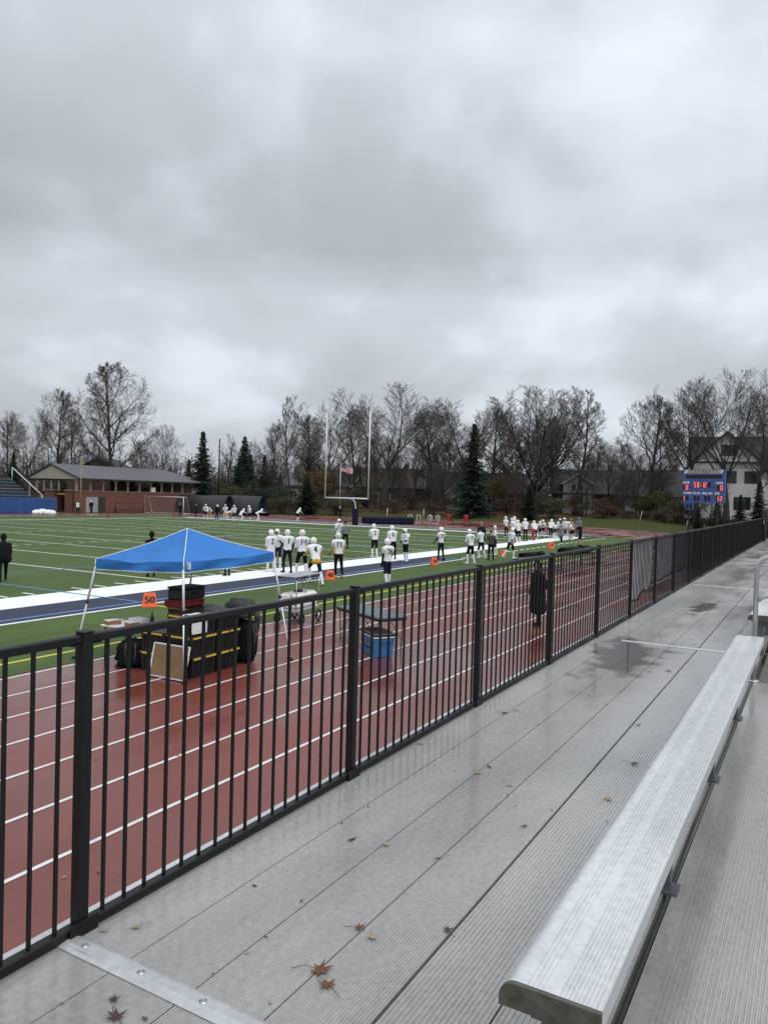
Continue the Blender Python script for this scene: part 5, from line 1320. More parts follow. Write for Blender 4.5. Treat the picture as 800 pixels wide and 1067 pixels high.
# ------------------------------------------------------------------ far side: pad wall, bleachers, brick building, sheds
o = empty('padded_wall', (52.4, 86.2, 0), 0, 'bright blue padded wall along the far side at the left edge', 'wall')
for k in range(9):
    mb = MB(); mb.bbox((-12.9+2.8*k, -.12, .04), (-12.9+2.8*k+2.79, .0, 1.98), .03); mb.build('pad', M['blue'], o)
mb = MB(); mb.box((-13,.003,0),(12.4,.1,1.95)); mb.build('backing', M['concrete'], o)
o = empty('visitor_bleachers', (57.6, 89.5, 0), 0, 'blue seated bleachers rising behind the blue wall at the far left', 'bleachers')
BLS = mat('faded_blue_seat', (.11,.22,.42), .5, .1, .2, 3)
for k in range(7):
    mb = MB(); mb.box((-10, .8*k, 1.75+.42*k), (6.6-.05*k, .8*k+.28, 1.80+.42*k)); mb.build('bench_row', BLS if k % 3 else M['alu'], o)
    mb = MB(); mb.box((-10, .8*k-.3, 1.36+.42*k), (6.6-.05*k, .8*k-.02, 1.40+.42*k)); mb.box((-10,.8*k+.26,1.0+.42*k),(6.6,.8*k+.28,1.6+.42*k)); mb.build('foot_row', M['steel'], o)
mb = MB()
for x in (-9,-5,-1,3,6.4):
    mb.bar((x,-.4,1.2),(x,5.8,4.5), .08, .12)
    for k in range(7): mb.box((x-.04,.8*k+.1,0),(x+.04,.8*k+.18,1.7+.42*k))
mb.build('frame', M['steel'], o)
mb = MB(); mb.tube([(7.0,-.6,2.3),(6.9,5.6,5.9)], .06, 8); mb.tube([(7.0,-.6,1.2),(7.0,-.6,2.3)], .05, 8); mb.tube([(6.9,5.6,3.8),(6.9,5.6,5.9)], .05, 8); mb.build('stair_rail', M['whitetube'], o)

o = empty('brick_pavilion', (81, 94, 0), 0, 'low red brick pavilion with a grey hipped roof and open upper gallery', 'building')
x0, x1, y0, y1 = -11.0, 13.4, -6.0, 6.0
mb = MB(); mb.box((-11.9,y0,0),(10.6,y0+.3,2.95)); mb.box((10.3,y0+.301,0),(10.6,4.2,2.95)); mb.box((-8.8,3.9,0),(10.299,4.2,2.6)); mb.build('wall', M['brick'], o)
mb = MB(); mb.box((10.601,y0+.3,0),(13.0,4.1,4.55)); mb.build('end_wall', M['siding'], o)
mb = MB()
for (a, b, c) in ((-11.9,10.65,2.951),): mb.box((a,y0-.05,c),(b,y0+.36,c+.09))
mb.build('coping', M['concrete'], o)
# roof: gable at the near (left) end, hip at the right end
ex0, ex1, ey0, ey1, ez, rz = -11.9, 13.7, -6.7, 4.9, 4.58, 6.55; ym_ = -.7
vs = [(ex0,ey0,ez),(ex1,ey0,ez),(ex1,ey1,ez),(ex0,ey1,ez),(ex0,ym_,rz),(9.2,ym_,rz)]
top = [(v[0],v[1],v[2]+.16) for v in vs]
mb = MB(); mb.add(vs+top, [(6,7,11,10),(7,8,11),(8,9,10,11),(0,4,5,1),(1,5,2),(2,5,4,3),(0,1,7,6),(1,2,8,7),(2,3,9,8),(0,6,10,4),(4,10,9,3)]); rf = mb.build('roof', M['shingle'], o)
mb = MB(); mb.bar((ex0-.02,ey0-.02,ez+.04),(ex1,ey0-.02,ez+.04), .06, .20); mb.bar((ex0-.03,ey0,ez+.06),(ex0-.03,ym_,rz+.06), .05, .2); mb.bar((ex0-.03,ey1,ez+.06),(ex0-.03,ym_,rz+.06), .05, .2); mb.build('fascia', M['trim'], rf)
mb = MB(); mb.add([(ex0+.12,ey0+.3,ez),(ex0+.12,ey1-.3,ez),(ex0+.12,ym_,rz-.05),(ex0+.25,ey0+.3,ez),(ex0+.25,ey1-.3,ez),(ex0+.25,ym_,rz-.05)], [(0,2,1),(3,4,5),(0,1,4,3),(0,3,5,2),(1,2,5,4)])
for k in range(10):
    y = -5.6+1.05*k; mb.bar((ex0+.105,y,ez+.02),(ex0+.105,y,ez+(rz-ez)*(1-abs(y-ym_)/6.1)-.12), .05, .03)
mb.build('gable', M['siding'], o)
for k in range(11):
    x = -11.6+2.2*k; mb = MB(); mb.box((x-.10,y0+.05,3.045),(x+.10,y0+.25,ez)); mb.bar((x,y0+.15,3.9),(x+.42,y0+.15,ez-.02), .1, .1); mb.bar((x,y0+.15,3.9),(x-.42,y0+.15,ez-.02), .1, .1); mb.build('post', M['post'], o)
for k in range(6):
    y = -3.6+1.6*k if k else -5.6; mb = MB(); mb.box((ex0+.3,y-.1,.0 if k in (0,5) else 2.9),(ex0+.5,y+.1,ez)); mb.build('post', M['post'], o)
mb = MB(); mb.box((ex0+.3,-5.8,4.3),(ex0+.5,4.5,ez-.003)); mb.build('lintel', M['trim'], o)
for (ya, yb) in ((-5.0,-3.4),(-.9,.8)):
    mb = MB(); mb.box((-11.6,ya,0),(-10.2,yb,2.95)); p = mb.build('pillar', M['brick'], o); mb = MB(); mb.box((-11.7,ya-.1,2.951),(-10.1,yb+.1,3.1)); mb.build('cap', M['concrete'], p)
mb = MB()
for k in range(10): mb.box((-10.9,-3.3+.24*k,.1),(-10.86,-3.27+.24*k,2.3))
mb.box((-10.92,-3.39,2.3),(-10.84,-.91,2.38)); mb.box((-10.92,-3.39,.1),(-10.84,-.91,.2)); mb.build('gate', M['darksteel'], o)
mb = MB(); mb.box((-10.94,-3.39,2.39),(-10.82,-.91,2.55)); mb.build('gate_sign', M['yellow'], o)
mb = MB(); mb.box((-10.2,y0-.04,.02),(-9.22,y0-.003,2.15)); mb.box((-9.18,y0-.04,.02),(-8.2,y0-.003,2.15)); d = mb.build('door', M['greysiding'], o)
mb = MB(); mb.box((-9.32,y0-.07,1.0),(-9.28,y0-.041,1.15)); mb.box((-9.12,y0-.07,1.0),(-9.08,y0-.041,1.15)); mb.build('handle', M['darksteel'], d)
mb = MB(); mb.box((-8.1,y0-.03,.02),(-6.9,y0-.003,2.2)); mb.build('dark_opening', M['trim'], o)
mb = MB(); mb.box((1.6,y0-.05,3.06),(2.4,y0+.0,3.75)); mb.build('notice_board', M['white'], o)
mb = MB(); mb.box((-10,-2,2.9),(10.2,3.8,2.94)); mb.build('gallery_floor', M['concrete'], o)
o = empty('bench_frame', (77.6, 86.9, 0), 0, 'low black frame standing against the brick pavilion wall', 'frame')
mb = MB(); mb.tube([(-2.6,0,0),(-2.6,0,1.35),(2.6,0,1.35),(2.6,0,0)], .06, 6); mb.build('hoop', M['darksteel'], o); mb = MB(); mb.box((-2.5,.1,.4),(2.5,.5,.46)); mb.box((-2.5,.3,0),(-2.4,.36,.4)); mb.box((2.4,.3,0),(2.5,.36,.4)); mb.build('seat', M['darksteel'], o)
o = empty('yellow_pole', (69.3, 87.2, 0), 0, 'tall yellow pole at the left corner of the brick pavilion', 'pole'); mb = MB(); mb.tube([(0,0,0),(0,0,7.2)], .07, 8); mb.build('pole', mat('yellow_post_paint', (.26,.24,.10), .6, 0, .15, 4), o); mb = MB(); mb.box((-.15,-.10,6.2),(.15,.10,7.3)); mb.build('pad', mat('yellow_pole_pad', (.30,.28,.11), .6, 0, .15, 4), o)

# arched sheds
SHC = mat('dark_shed_cover', (.022,.022,.026), .7, 0, .3, 2, .3, 9)
def shed(x, y, ax, L_, R_, H_, label, depth=.5):
    o = empty('arched_shed', (x, y, 0), atan2(ax[1], ax[0]), label, 'shed', 'dark arched sheds by the far track'); n = 16
    arc = [(R_*cos(pi*k/n), H_*sin(pi*k/n)**.8) for k in range(n+1)]
    mb = MB(); vs = []
    for xx in (0, L_):
        for q in (1.0, .95):
            for a, b in arc: vs.append((xx, a*q, b*q))
    m_ = n+1; fs = []
    for k in range(n): fs += [(k, k+1, 2*m_+k+1, 2*m_+k), (m_+k+1, m_+k, 3*m_+k, 3*m_+k+1), (k+1, k, m_+k, m_+k+1), (2*m_+k, 2*m_+k+1, 3*m_+k+1, 3*m_+k)]
    mb.add(vs, fs, 0, True); mb.build('cover', SHC, o)
    mb = MB(); mb.add([(L_-.05, a*.94, b*.94) for a, b in arc], [tuple(range(m_))]); mb.build('back_sheet', M['blackcloth'], o)
    mb = MB(); mb.tube([(-.01, a*1.0, b*1.0) for a, b in arc], .07, 6); mb.build('hoop', M['navycloth'], o)
    mb = MB(); mb.add([(.35, a*.945, b*.945) for a, b in arc], [tuple(range(m_))]); mb.build('door_curtain', M['navycloth'], o)
shed(90.9, 79.8, (-.25,.97), 8.5, 1.5, 2.75, 'left dark arched shed with its navy mouth toward the field')
shed(95.6, 76.9, (-.25,.97), 9.5, 1.5, 2.85, 'right dark arched shed, behind the left one')
o = lump('tarpaulin_roll', (2.8,.8,.5), M['navycloth'], (87.5,72.5,0), -.9, 'low dark rolled tarpaulin on the track right of the arched sheds', 'tarpaulin', 21, False)

# ------------------------------------------------------------------ houses behind the trees
def window(mb_parent, M_, x, z, w, h, y, dark=True, frame='white', n=1):
    f = MB(); t = .10
    for (a, b, c, d) in ((x-w/2-t,z-t,x+w/2+t,z),(x-w/2-t,z+h,x+w/2+t,z+h+t),(x-w/2-t,z,x-w/2,z+h),(x+w/2,z,x+w/2+t,z+h)): f.box((a,y-.06,b),(c,y-.003,d))
    for k in range(1, n): xx = x-w/2+w*k/n; f.box((xx-.04,y-.055,z),(xx+.04,y-.003,z+h))
    o = f.build('window', M[frame], mb_parent); p = MB(); p.box((x-w/2,y-.035,z),(x+w/2,y-.004,z+h)); p.build('pane', M['glass'], o)
def gable_roof(mb, x0, x1, y0, y1, ze, zr, along='x', t=.2):
    if along == 'x': ym = (y0+y1)/2; vs = [(x0,y0,ze),(x1,y0,ze),(x1,y1,ze),(x0,y1,ze),(x0,ym,zr),(x1,ym,zr)]
    else: xm = (x0+x1)/2; vs = [(x1,y0,ze),(x1,y1,ze),(x0,y1,ze),(x0,y0,ze),(xm,y0,zr),(xm,y1,zr)]
    tp = [(a,b,c+t) for a, b, c in vs]
    mb.add(vs+tp, [(6,7,11,10),(8,9,10,11),(0,4,5,1),(2,5,4,3),(0,1,7,6),(2,3,9,8),(0,6,10,4),(4,10,9,3),(1,5,11,7),(5,2,8,11)])
def house(x, y, rz, w, d, hw, hr, wallm, roofm, label, gables=(), chim=True, wins=(), trim='white', z=None, doorx=None):
    """front is the local -y face"""
    z = ground_z(x, y)-.1 if z is None else z
    o = empty('house', (x, y, z), rz, label, 'house', 'houses behind the trees')
    mb = MB(); mb.box((-w/2,-d/2,0),(w/2,d/2,hw)); mb.add([(-w/2+.002,-d/2,hw),(-w/2+.002,d/2,hw),(-w/2+.002,0,hw+hr-.15),(w/2-.002,-d/2,hw),(w/2-.002,d/2,hw),(w/2-.002,0,hw+hr-.15)], [(0,2,1),(3,4,5)]); mb.build('wall', M[wallm], o)
    mb = MB(); gable_roof(mb, -w/2-.4, w/2+.4, -d/2-.5, d/2+.5, hw-.15, hw+hr); rf = mb.build('roof', M[roofm], o)
    if chim: mb = MB(); mb.box((w*.22,-.4,hw+hr-1.2),(w*.22+.9,.4,hw+hr+1.1)); mb.build('chimney', M['brickdark'], rf)
    for (gx, gw, gz, gh, gd, gm) in gables:
        mb = MB(); yf = -d/2-gd
        mb.box((gx-gw/2,yf,0),(gx+gw/2,-d/2-.002,gz)); mb.add([(gx-gw/2,yf,gz),(gx+gw/2,yf,gz),(gx,yf,gz+gh)], [(0,1,2)]); mb.build('gable_wall', M[gm], o)
        mb = MB(); gable_roof(mb, gx-gw/2-.4, gx+gw/2+.4, yf-.35, 0, gz-.25, gz+gh+.05, 'y'); g = mb.build('gable_roof', M[roofm], o)
        mb = MB()
        for s in (-1,1): mb.bar((gx+s*(gw/2+.4),yf-.37,gz-.15),(gx,yf-.37,gz+gh+.15), .05, .17)
        mb.build('bargeboard', M[trim], g)
    for (wx, wz, ww, wh, n, off) in wins: window(o, M, wx, wz, ww, wh, -d/2-off, n=n, frame='white' if trim == 'white' else 'trim')
    if doorx is not None: mb = MB(); mb.box((doorx-.5,-d/2-.05,0),(doorx+.5,-d/2-.003,2.1)); mb.build('door', M['trim'], o)
    return o
FA = lambda x, y: atan2(y, x) - pi/2     # turn a front towards the field
house(144.5, 92.5, FA(144,92)+.25, 9, 8, 3.6, 3.6, 'siding', 'darkshingle', 'cream gabled house seen between the goal uprights under the flag', gables=((2.2,5.0,3.6,3.2,1.5,'siding'),), wins=((-2.5,1,1.2,1.4,2,0),(2.2,1,1.4,1.6,2,1.5)), doorx=0)
house(139, 101, FA(139,101)+.2, 9, 8, 3.6, 2.8, 'siding', 'shingle', 'pale house with a grey roof left of the goalpost', wins=((-2.5,1,1.2,1.4,2,0),(2,1,1.2,1.4,2,0)))
house(146, 82, FA(146,82)+.15, 13, 9, 3.7, 4.2, 'brickdark', 'brownshingle', 'brown roofed dark brick house right of the goalpost', wins=((-4,1,1.3,1.5,2,0),(0,1,1.3,1.5,2,0),(4,1,1.3,1.5,2,0)), doorx=2)
house(140, 57.5, FA(140,57)+.12, 16, 9, 3.4, 3.8, 'brickdark', 'darkshingle', 'dark roofed brick house behind the tall spruce', gables=((-5.5,4.6,3.1,1.9,1.2,'greysiding'),), wins=((-6.3,.9,1.1,1.4,2,1.2),(-4.8,.9,1.1,1.4,2,1.2),(0,.9,1.6,1.5,2,0),(4.5,.9,1.6,1.5,2,0)), doorx=2.4)
house(143, 37.5, FA(143,37)+.08, 14, 9, 3.6, 4.3, 'brickdark', 'darkshingle', 'brick house with a white upper dormer right of the dense broad tree', gables=((-2.6,5.2,5.4,1.6,.4,'greysiding'),), wins=((-3.3,4.1,.8,1.2,1,.4),(-2.1,4.1,.8,1.2,1,.4),(-5.6,.8,1.2,1.6,2,0),(.4,.5,1.2,2.0,2,0),(3.8,1.3,1.0,1.2,1,0)))
house(146, 26.0, FA(146,26), 11, 9, 3.2, 4.8, 'greysiding', 'darkshingle', 'dark roofed house with a pale porch post left of the scoreboard', wins=((2.5,.8,1.4,1.5,2,0),), doorx=-1)
house(88.5, 104.5, .6, 11, 10, 5.4, 2.9, 'brickdark', 'brownshingle', 'dark roof rising behind the brick pavilion roof', chim=False, wins=((0,1,1.2,1.4,2,0),))
wh = house(136.24, 9.0, FA(136,11.8)+.02, 20, 10, 7.6, 5.6, 'whitebrick', 'darkshingle', 'large white brick house with black roof behind the scoreboard', chim=False, trim='trim',
      gables=((-4.6,9.6,8.9,4.6,1.2,'whitebrick'),(-7.6,6.0,7.4,3.4,1.8,'whitebrick')),
      wins=((-4.3,10.0,2.1,1.5,2,1.2),(-3.9,5.7,1.4,1.7,2,1.2),(-.9,5.7,2.0,1.7,2,1.2),(-8.2,4.0,1.6,1.7,2,1.8),(-2.2,1.6,2.2,1.8,2,1.2),(4.6,5.2,1.6,1.7,2,0)), doorx=4)
mb = MB(); mb.box((-9.6,-6.9,8.7),(.5,-6.203,8.95)); mb.build('eave_band', M['trim'], wh)
o = empty('utility_pole', (94.6, 85.4, 0), 0, 'thin dark utility pole rising among the conifers beyond the pavilion', 'pole'); mb = MB(); mb.tube([(0,0,0),(0,0,11.9)], [.16,.11], 8); mb.build('pole', M['darksteel'], o); mb = MB(); mb.tube([(0,0,11.9),(0,0,12.0)], .13, 8); mb.build('pole_cap', M['darksteel'], o)

# ------------------------------------------------------------------ trees
BARK = mat('grey_brown_bark', (.040,.034,.029), .9, 0, .3, 3, .4, 12)
TWIG = mat('bare_twigs', (.078,.065,.056), .9, 0, .25, 2)
DEADLEAF = mat('clinging_brown_leaves', (.085,.048,.022), .9, 0, .4, 1.5)
def grow(tr, cr, r, p, d, L_, rad, lev, P_, lf):
    """one branch as a tapered tube, then its side branches"""
    ns = P_['segs'][lev]; pts = [p]; rr = [rad]; q = p.copy(); dd = d.copy(); nodes = []
    for i in range(ns):
        t = (i+1)/ns
        w = P_['wob'][lev]
        dd = dd + Vector((r.gauss(0, w), r.gauss(0, w), r.gauss(0, w))) + Vector((0,0,P_['up'][lev]))
        dd.normalize(); q2 = q + dd*(L_/ns)
        ev = P_['env']; e_ = (hypot(q2.x, q2.y)/(ev[0]*20))**2 + ((q2.z-ev[1]*20)/(ev[2]*20))**2
        if e_ > 1 + r.uniform(-.12,.10) and q2.z > ev[1]*20*.55 and i > 0 and lev > 0: break
        q = q2; pts.append(q.copy()); rr.append(max(.0105, rad*(1-t*P_['taper'][lev]))); nodes.append((t, q.copy(), dd.copy()))
    if len(pts) < 2: return
    m_ = len(pts)-1
    if m_ < ns: L_ = L_*m_/ns; ns = m_; rr = [max(.0105, rad*(1-i_/m_*P_['taper'][lev])) for i_ in range(m_+1)]
    (tr if lev <= 1 else cr).tube(pts, rr, (8, 6, 4, 3, 3)[lev], 0, cap=False)
    if lev >= P_['depth']:
        if lf and r.random() < lf:
            for _ in range(2):
                c = pts[-1] + Vector((r.uniform(-.2,.2), r.uniform(-.2,.2), r.uniform(-.25,.1))); a = Vector((r.uniform(-1,1), r.uniform(-1,1), r.uniform(-1,1)))*.075; b = Vector((r.uniform(-1,1), r.uniform(-1,1), r.uniform(-1,1)))*.075
                cr.add([c-a, c+b, c+a], [(0,1,2)], 1)
        return
    n = P_['kids'][lev]; f0 = P_['first'][lev]; ph = r.uniform(0, 6.28)
    for k in range(n):
        t = f0 + (1-f0)*(k+r.random()*.9)/n
        j = min(ns-1, int(t*ns)); a0 = pts[j]; base = a0.lerp(pts[j+1], min(1, max(0, t*ns-j))); dd = (pts[j+1]-a0).normalized()
        ph += 2.4 + r.uniform(-.4,.4); sd_ = dd.cross(Vector((0,0,1)) if abs(dd.z) < .95 else Vector((1,0,0))).normalized(); up_ = sd_.cross(dd)
        ang = radians(P_['ang'][lev] + r.uniform(-11,11)) * (1 - P_.get('close',0)*t if lev == 0 else 1)
        nd = dd*cos(ang) + (sd_*cos(ph)+up_*sin(ph))*sin(ang)
        ll = L_*P_['len'][lev]*(1-P_['sh'][lev]*t)*r.uniform(.75,1.2)
        rad_ = min(rr[j]*.75, rad*(1-t*P_['taper'][lev])*P_['rr'][lev] + .006)
        grow(tr, cr, r, base, nd.normalized(), ll, rad_, lev+1, P_, lf)
def deciduous(seed, P_, H_, leaf=0.0, stems=1):
    r = random.Random(seed); tr, cr = MB(), MB()
    for s in range(stems):
        d = Vector((r.uniform(-.06,.06), r.uniform(-.06,.06), 1)) if stems == 1 else Vector((.16*cos(s*6.28/stems+.5), .16*sin(s*6.28/stems+.5), 1))
        grow(tr, cr, r, Vector((.25*s, .1*s, -.3)), d.normalized(), H_*P_['trunk'], H_*P_['rad'], 0, P_, leaf)
    zmax = sorted(v[2] for v in cr.v)[int(len(cr.v)*.9985)]; k = H_/zmax
    for b in (tr, cr): b.v = [(x*k, y*k, z*k) for x, y, z in b.v]
    return tr.mesh('trunk', [BARK]), cr.mesh('crown', [TWIG, DEADLEAF])
OVAL = dict(depth=4, env=(.27,.58,.43), segs=(10,9,6,4,2), wob=(.03,.06,.06,.06,.06), up=(.02,.055,.045,.03,.03), taper=(.93,.86,.8,.7,.5), kids=(20,11,8,6), first=(.20,.16,.12,.08), ang=(54,40,34,28), len=(.56,.46,.50,.62), sh=(.45,.42,.35,.3), rr=(.48,.50,.52,.6), trunk=1.0, rad=.0165, close=.45)
SLIM = dict(OVAL, env=(.17,.60,.42), kids=(20,8,7,5), ang=(40,34,32,28), len=(.42,.44,.5,.62), wob=(.04,.06,.06,.06,.06), rad=.0125, first=(.28,.2,.15,.1), close=.3)
VASE = dict(OVAL, env=(.38,.60,.42), trunk=.50, segs=(7,10,7,4,2), kids=(9,12,9,6), first=(.52,.22,.12,.08), ang=(52,36,32,27), len=(1.45,.42,.48,.62), sh=(.2,.40,.4,.3), up=(.01,.05,.035,.03,.03), wob=(.05,.07,.06,.06,.06), rad=.022, rr=(.60,.46,.5,.55), close=.4)
DENSE = dict(VASE, env=(.44,.58,.44), kids=(19,14,9,6), ang=(60,28,28,26), rad=.024, trunk=.30, len=(2.9,.36,.44,.6), first=(.45,.15,.12,.08), sh=(.08,.45,.4,.3), up=(.01,.035,.03,.03,.03), wob=(.03,.04,.06,.07,.08), close=.85)
ROUND = dict(OVAL, env=(.36,.54,.47), trunk=.8, kids=(17,10,7,5), ang=(54,38,33,28), len=(.72,.48,.5,.62), first=(.12,.15,.12,.08), rad=.013)
KIND = {}
for nm, P_, leaf, st, seeds in (('oval',OVAL,.008,1,(3,14)),('slim',SLIM,.005,1,(5,8)),('vase',VASE,.006,1,(21,4)),('dense',DENSE,.004,1,(9,)),('round',ROUND,.01,1,(6,)),('leafy',OVAL,.14,1,(31,))):
    KIND[nm] = [deciduous(s, P_, 20.0, leaf, st) for s in seeds]
def place_tree(x, y, ztop, kind, label, group, idx, wx=1.0):
    tr, cr = KIND[kind][idx % len(KIND[kind])]; z = ground_z(x, y)-.03; k = (ztop-z)/20.0
    o = empty('bare_tree', (x, y, z), (idx*2.399) % 6.28, label, 'tree', group); o.scale = (k*wx, k*wx, k)
    for nm, me in (('trunk', tr), ('crown', cr)):
        c = bpy.data.objects.new(nm, me); COL.objects.link(c); c.parent = o
GL, GM, GR = 'bare trees behind the pavilion', 'bare trees behind the goalpost end', 'bare trees around the scoreboard'
TREES = [
(78.7,127.7,16.7,'oval',GL,'bare tree out past the left edge behind the bleachers',1),(83.7,124.5,16.6,'slim',GL,'thin bare tree at the far left above the bleachers',1.2),(92,130.9,17.4,'vase',GL,'second bare tree from the left edge, forked',1),
(84,112,20.0,'oval',GL,'tall bare tree just left of the tallest one behind the pavilion',1),(95.7,122,18.6,'slim',GL,'thin bare tree between the two tallest behind the pavilion',1.1),(83.5,97,23.3,'leafy',GL,'tallest tree behind the pavilion, with a few brown leaves clinging',1.08),
(101.5,123.7,17.4,'slim',GL,'slender tree half hidden behind the tallest pavilion tree',1.1),(108.3,117.8,13.4,'oval',GL,'low bare tree right of the tallest pavilion tree',1),(100.9,104.1,15.4,'round',GL,'small rounded bare tree standing alone against the sky right of the pavilion ridge',.9),
(112.4,99.3,14.6,'slim',GM,'thin bare tree above the two left conifers',1),(126.8,105.6,14.2,'oval',GM,'hazy bare tree between the two left conifers',1),(117.6,93.1,17.0,'oval',GM,'bare tree left of the lopped tall trunk',1),
(110.6,82.6,21.2,'slim',GM,'tall lopped trunk with a tufted top left of the goalpost',.9),(126.4,89.7,19.4,'oval',GM,'bare tree behind the left goal upright',1),(118,79.1,20.6,'vase',GM,'spreading bare tree seen between the goal uprights',1.2),
(131.6,81.9,21.0,'oval',GM,'bare tree right behind the flag',1),(117,67.3,22.7,'vase',GM,'broad crowned tree with heavy forked limbs right of the right upright',1.4),(141.7,74.3,18.0,'slim',GM,'thin tree behind the broad crowned one',1.2),
(134.8,65.9,20.6,'oval',GM,'bare tree midway between the goalpost and the spruce',1.35),(149.8,69.2,18.5,'slim',GM,'distant thin tree left of the spruce',1.3),(132.7,58.5,22.4,'vase',GM,'high spreading tree whose crown stands over the spruce',1.3),
(144,57.4,21.6,'oval',GM,'bare tree directly right of the spruce top',1.3),(132.6,44.8,23.8,'dense',GM,'very dense broad dome of upright branches, widest bare tree',1.42),(155,56.5,19.5,'oval',GM,'distant tree behind the left side of the dense dome',1),
(127,35.9,22.8,'slim',GM,'tall narrow tree hugging the right side of the dense dome',1.35),(170.1,41.3,14.6,'round',GR,'low distant rounded tree in the gap right of the dense dome',1),(171.1,36.8,16.6,'oval',GR,'distant tree in the gap before the scoreboard trees',1),
(125.8,23.9,20.6,'oval',GR,'upright bare tree left of the scoreboard with a straight trunk',1.1),(143,24.2,18.6,'slim',GR,'thin tree just right of the straight trunked one',1.2),(158.2,24.1,17.6,'round',GR,'hazy rounded tree behind the scoreboard header',1),
(124.5,16.6,22.6,'vase',GR,'forked tree leaning over the left of the scoreboard',1.0),(122.5,11.9,23.0,'vase',GR,'large forked tree directly above the right of the scoreboard',1.1),(118.7,7.9,19.6,'slim',GR,'thin tree in front of the white house at the right edge',1.2),
(129.9,3.7,21.6,'oval',GR,'bare tree just past the right edge of the white house',1),(162.4,50.4,22.0,'oval',GM,'tall distant tree behind the dense dome',1),(159.8,41.3,17.0,'slim',GR,'faint tree behind the brick house with the dormer',1.3),
(144.5,79.7,16.2,'slim',GM,'slender trunk behind the brown roofed house',1.2),(151.1,88.4,17.6,'round',GM,'rounded tree far behind the right upright',1),(153.7,77.3,15.6,'round',GM,'rounded tree far behind the brown roofed house',1.1),
(121,71,15.5,'slim',GM,'short slim tree by the right goal upright',1),(124,54,15.0,'slim',GM,'slim tree on the bank left of the spruce',1),(121.5,41,16,'slim',GM,'slim dark trunk in front of the dense dome',.9),
(119,84,14,'round',GM,'rounded understory tree left of the goalpost',1),(128,61,14,'round',GM,'rounded understory tree right of the navy mat',1.1),(130,31,14,'round',GR,'understory tree in front of the dormer house',1.1)]
r = random.Random(19)
US = [(112.5,88,8),(116,91,10),(121,86,11),(114.5,76,9),(119,70,10),(123,74,12),(122,67,9),(126,63,12),(120.5,58,9),(127,56,11),(118,52.5,8),(125,47,10),(119,43.5,8),(127.5,39.5,11),(124,33,9),(129,35,12),(127,28,10),(122,26.5,8),(131,23,10),(133,27,12),(128,17,9),(125,14.5,8),(131,46,12),(133,52,12),(130,73,12),(128,82,12),(113,67,7.5),(116.5,63,8)]
WHERE = ['behind the arched sheds','in the clump left of the goalpost','left of the left upright','between the goal uprights','behind the flag','right of the right upright','behind the navy mat','above the hurdles','left of the spruce','beside the spruce','right of the spruce','under the dense dome','left of the brick house','before the dormer','right of the dormer','left of the straight trunked tree','behind the yellowish thicket','left of the scoreboard']
for n_, (x, y, zt_) in enumerate(sorted(US, key=lambda q: -atan2(q[1], q[0]))):
    TREES.append((x, y, zt_, ('round','slim','oval')[n_ % 3], 'low bare saplings along the bank', ('slender low sapling ','bushy low sapling ')[n_ % 2] + WHERE[min(len(WHERE)-1, int(n_*len(WHERE)/len(US)))] + (', the taller one' if zt_ > 9.5 else ', the shorter one'), 1.15))
for i, (x, y, zt_, kd, g, lb, wx) in enumerate(TREES): place_tree(x, y, zt_, kd, lb, g, i, wx)

NEEDLE = mat('dark_needles', (.014,.026,.014), .85, 0, .5, 1.2)
def conifer_mesh(seed, droop=.22, width=.17, nb=300):
    r = random.Random(seed); H_ = 10.0; tr = MB(); cr = MB(); tr.tube([(0,0,-.2),(.03,0,H_*.5),(0,0,H_*.985)], [.17,.1,.02], 7)
    for k in range(nb):
        t = .03 + .955*((k+r.random())/nb)**1.15; z = H_*t; L_ = (H_*width*(1-t)**.9 + .12)*r.uniform(.45,1.2)*(1.1 if r.random() < .15 else 1); a = k*2.399 + r.uniform(-.5,.5)
        tip = Vector((L_*cos(a), L_*sin(a), z - L_*droop*r.uniform(.4,1.5) + .10*L_)); b = Vector((0,0,z)); side = Vector((-sin(a), cos(a), 0))
        cr.tube([b, b.lerp(tip,.6)+Vector((0,0,.05*L_)), tip], [.03,.02,.008], 3, 0, cap=False)
        m_ = max(5, int(L_*11))
        for q in range(m_):
            u = .12 + .88*q/m_; c = b.lerp(tip, u) + Vector((0,0,.05*L_*sin(pi*u)))
            for s in (-1,1):
                ln_ = (.14+.28*(1-u))*r.uniform(.6,1.4)*min(1.2, .5+L_*.5); e = c + side*(s*ln_*r.uniform(.6,1)) + (tip-b).normalized()*(ln_*.8) - Vector((0,0,ln_*r.uniform(.0,.9)))
                wv = Vector((cos(a), sin(a), r.uniform(-1.2,1.2)))*(.055*r.uniform(.7,1.5)); cr.add([c-wv, c+wv, e], [(0,1,2)], 0)
    return tr.mesh('trunk', [BARK]), cr.mesh('crown', [NEEDLE])
CON = [conifer_mesh(1, .25, .215, 300), conifer_mesh(2, .35, .25, 280), conifer_mesh(3, .05, .28, 300)]
def conifer(x, y, zt_, k_, label, wx=1.0, name='conifer'):
    z = ground_z(x,y)-.03; s = (zt_-z)/10; o = empty(name, (x,y,z), (x*1.7) % 6.28, label, 'conifer', 'dark conifers'); o.scale = (s*wx, s*wx, s)
    for nm, me in zip(('trunk','crown'), CON[k_]): c = bpy.data.objects.new(nm, me); COL.objects.link(c); c.parent = o
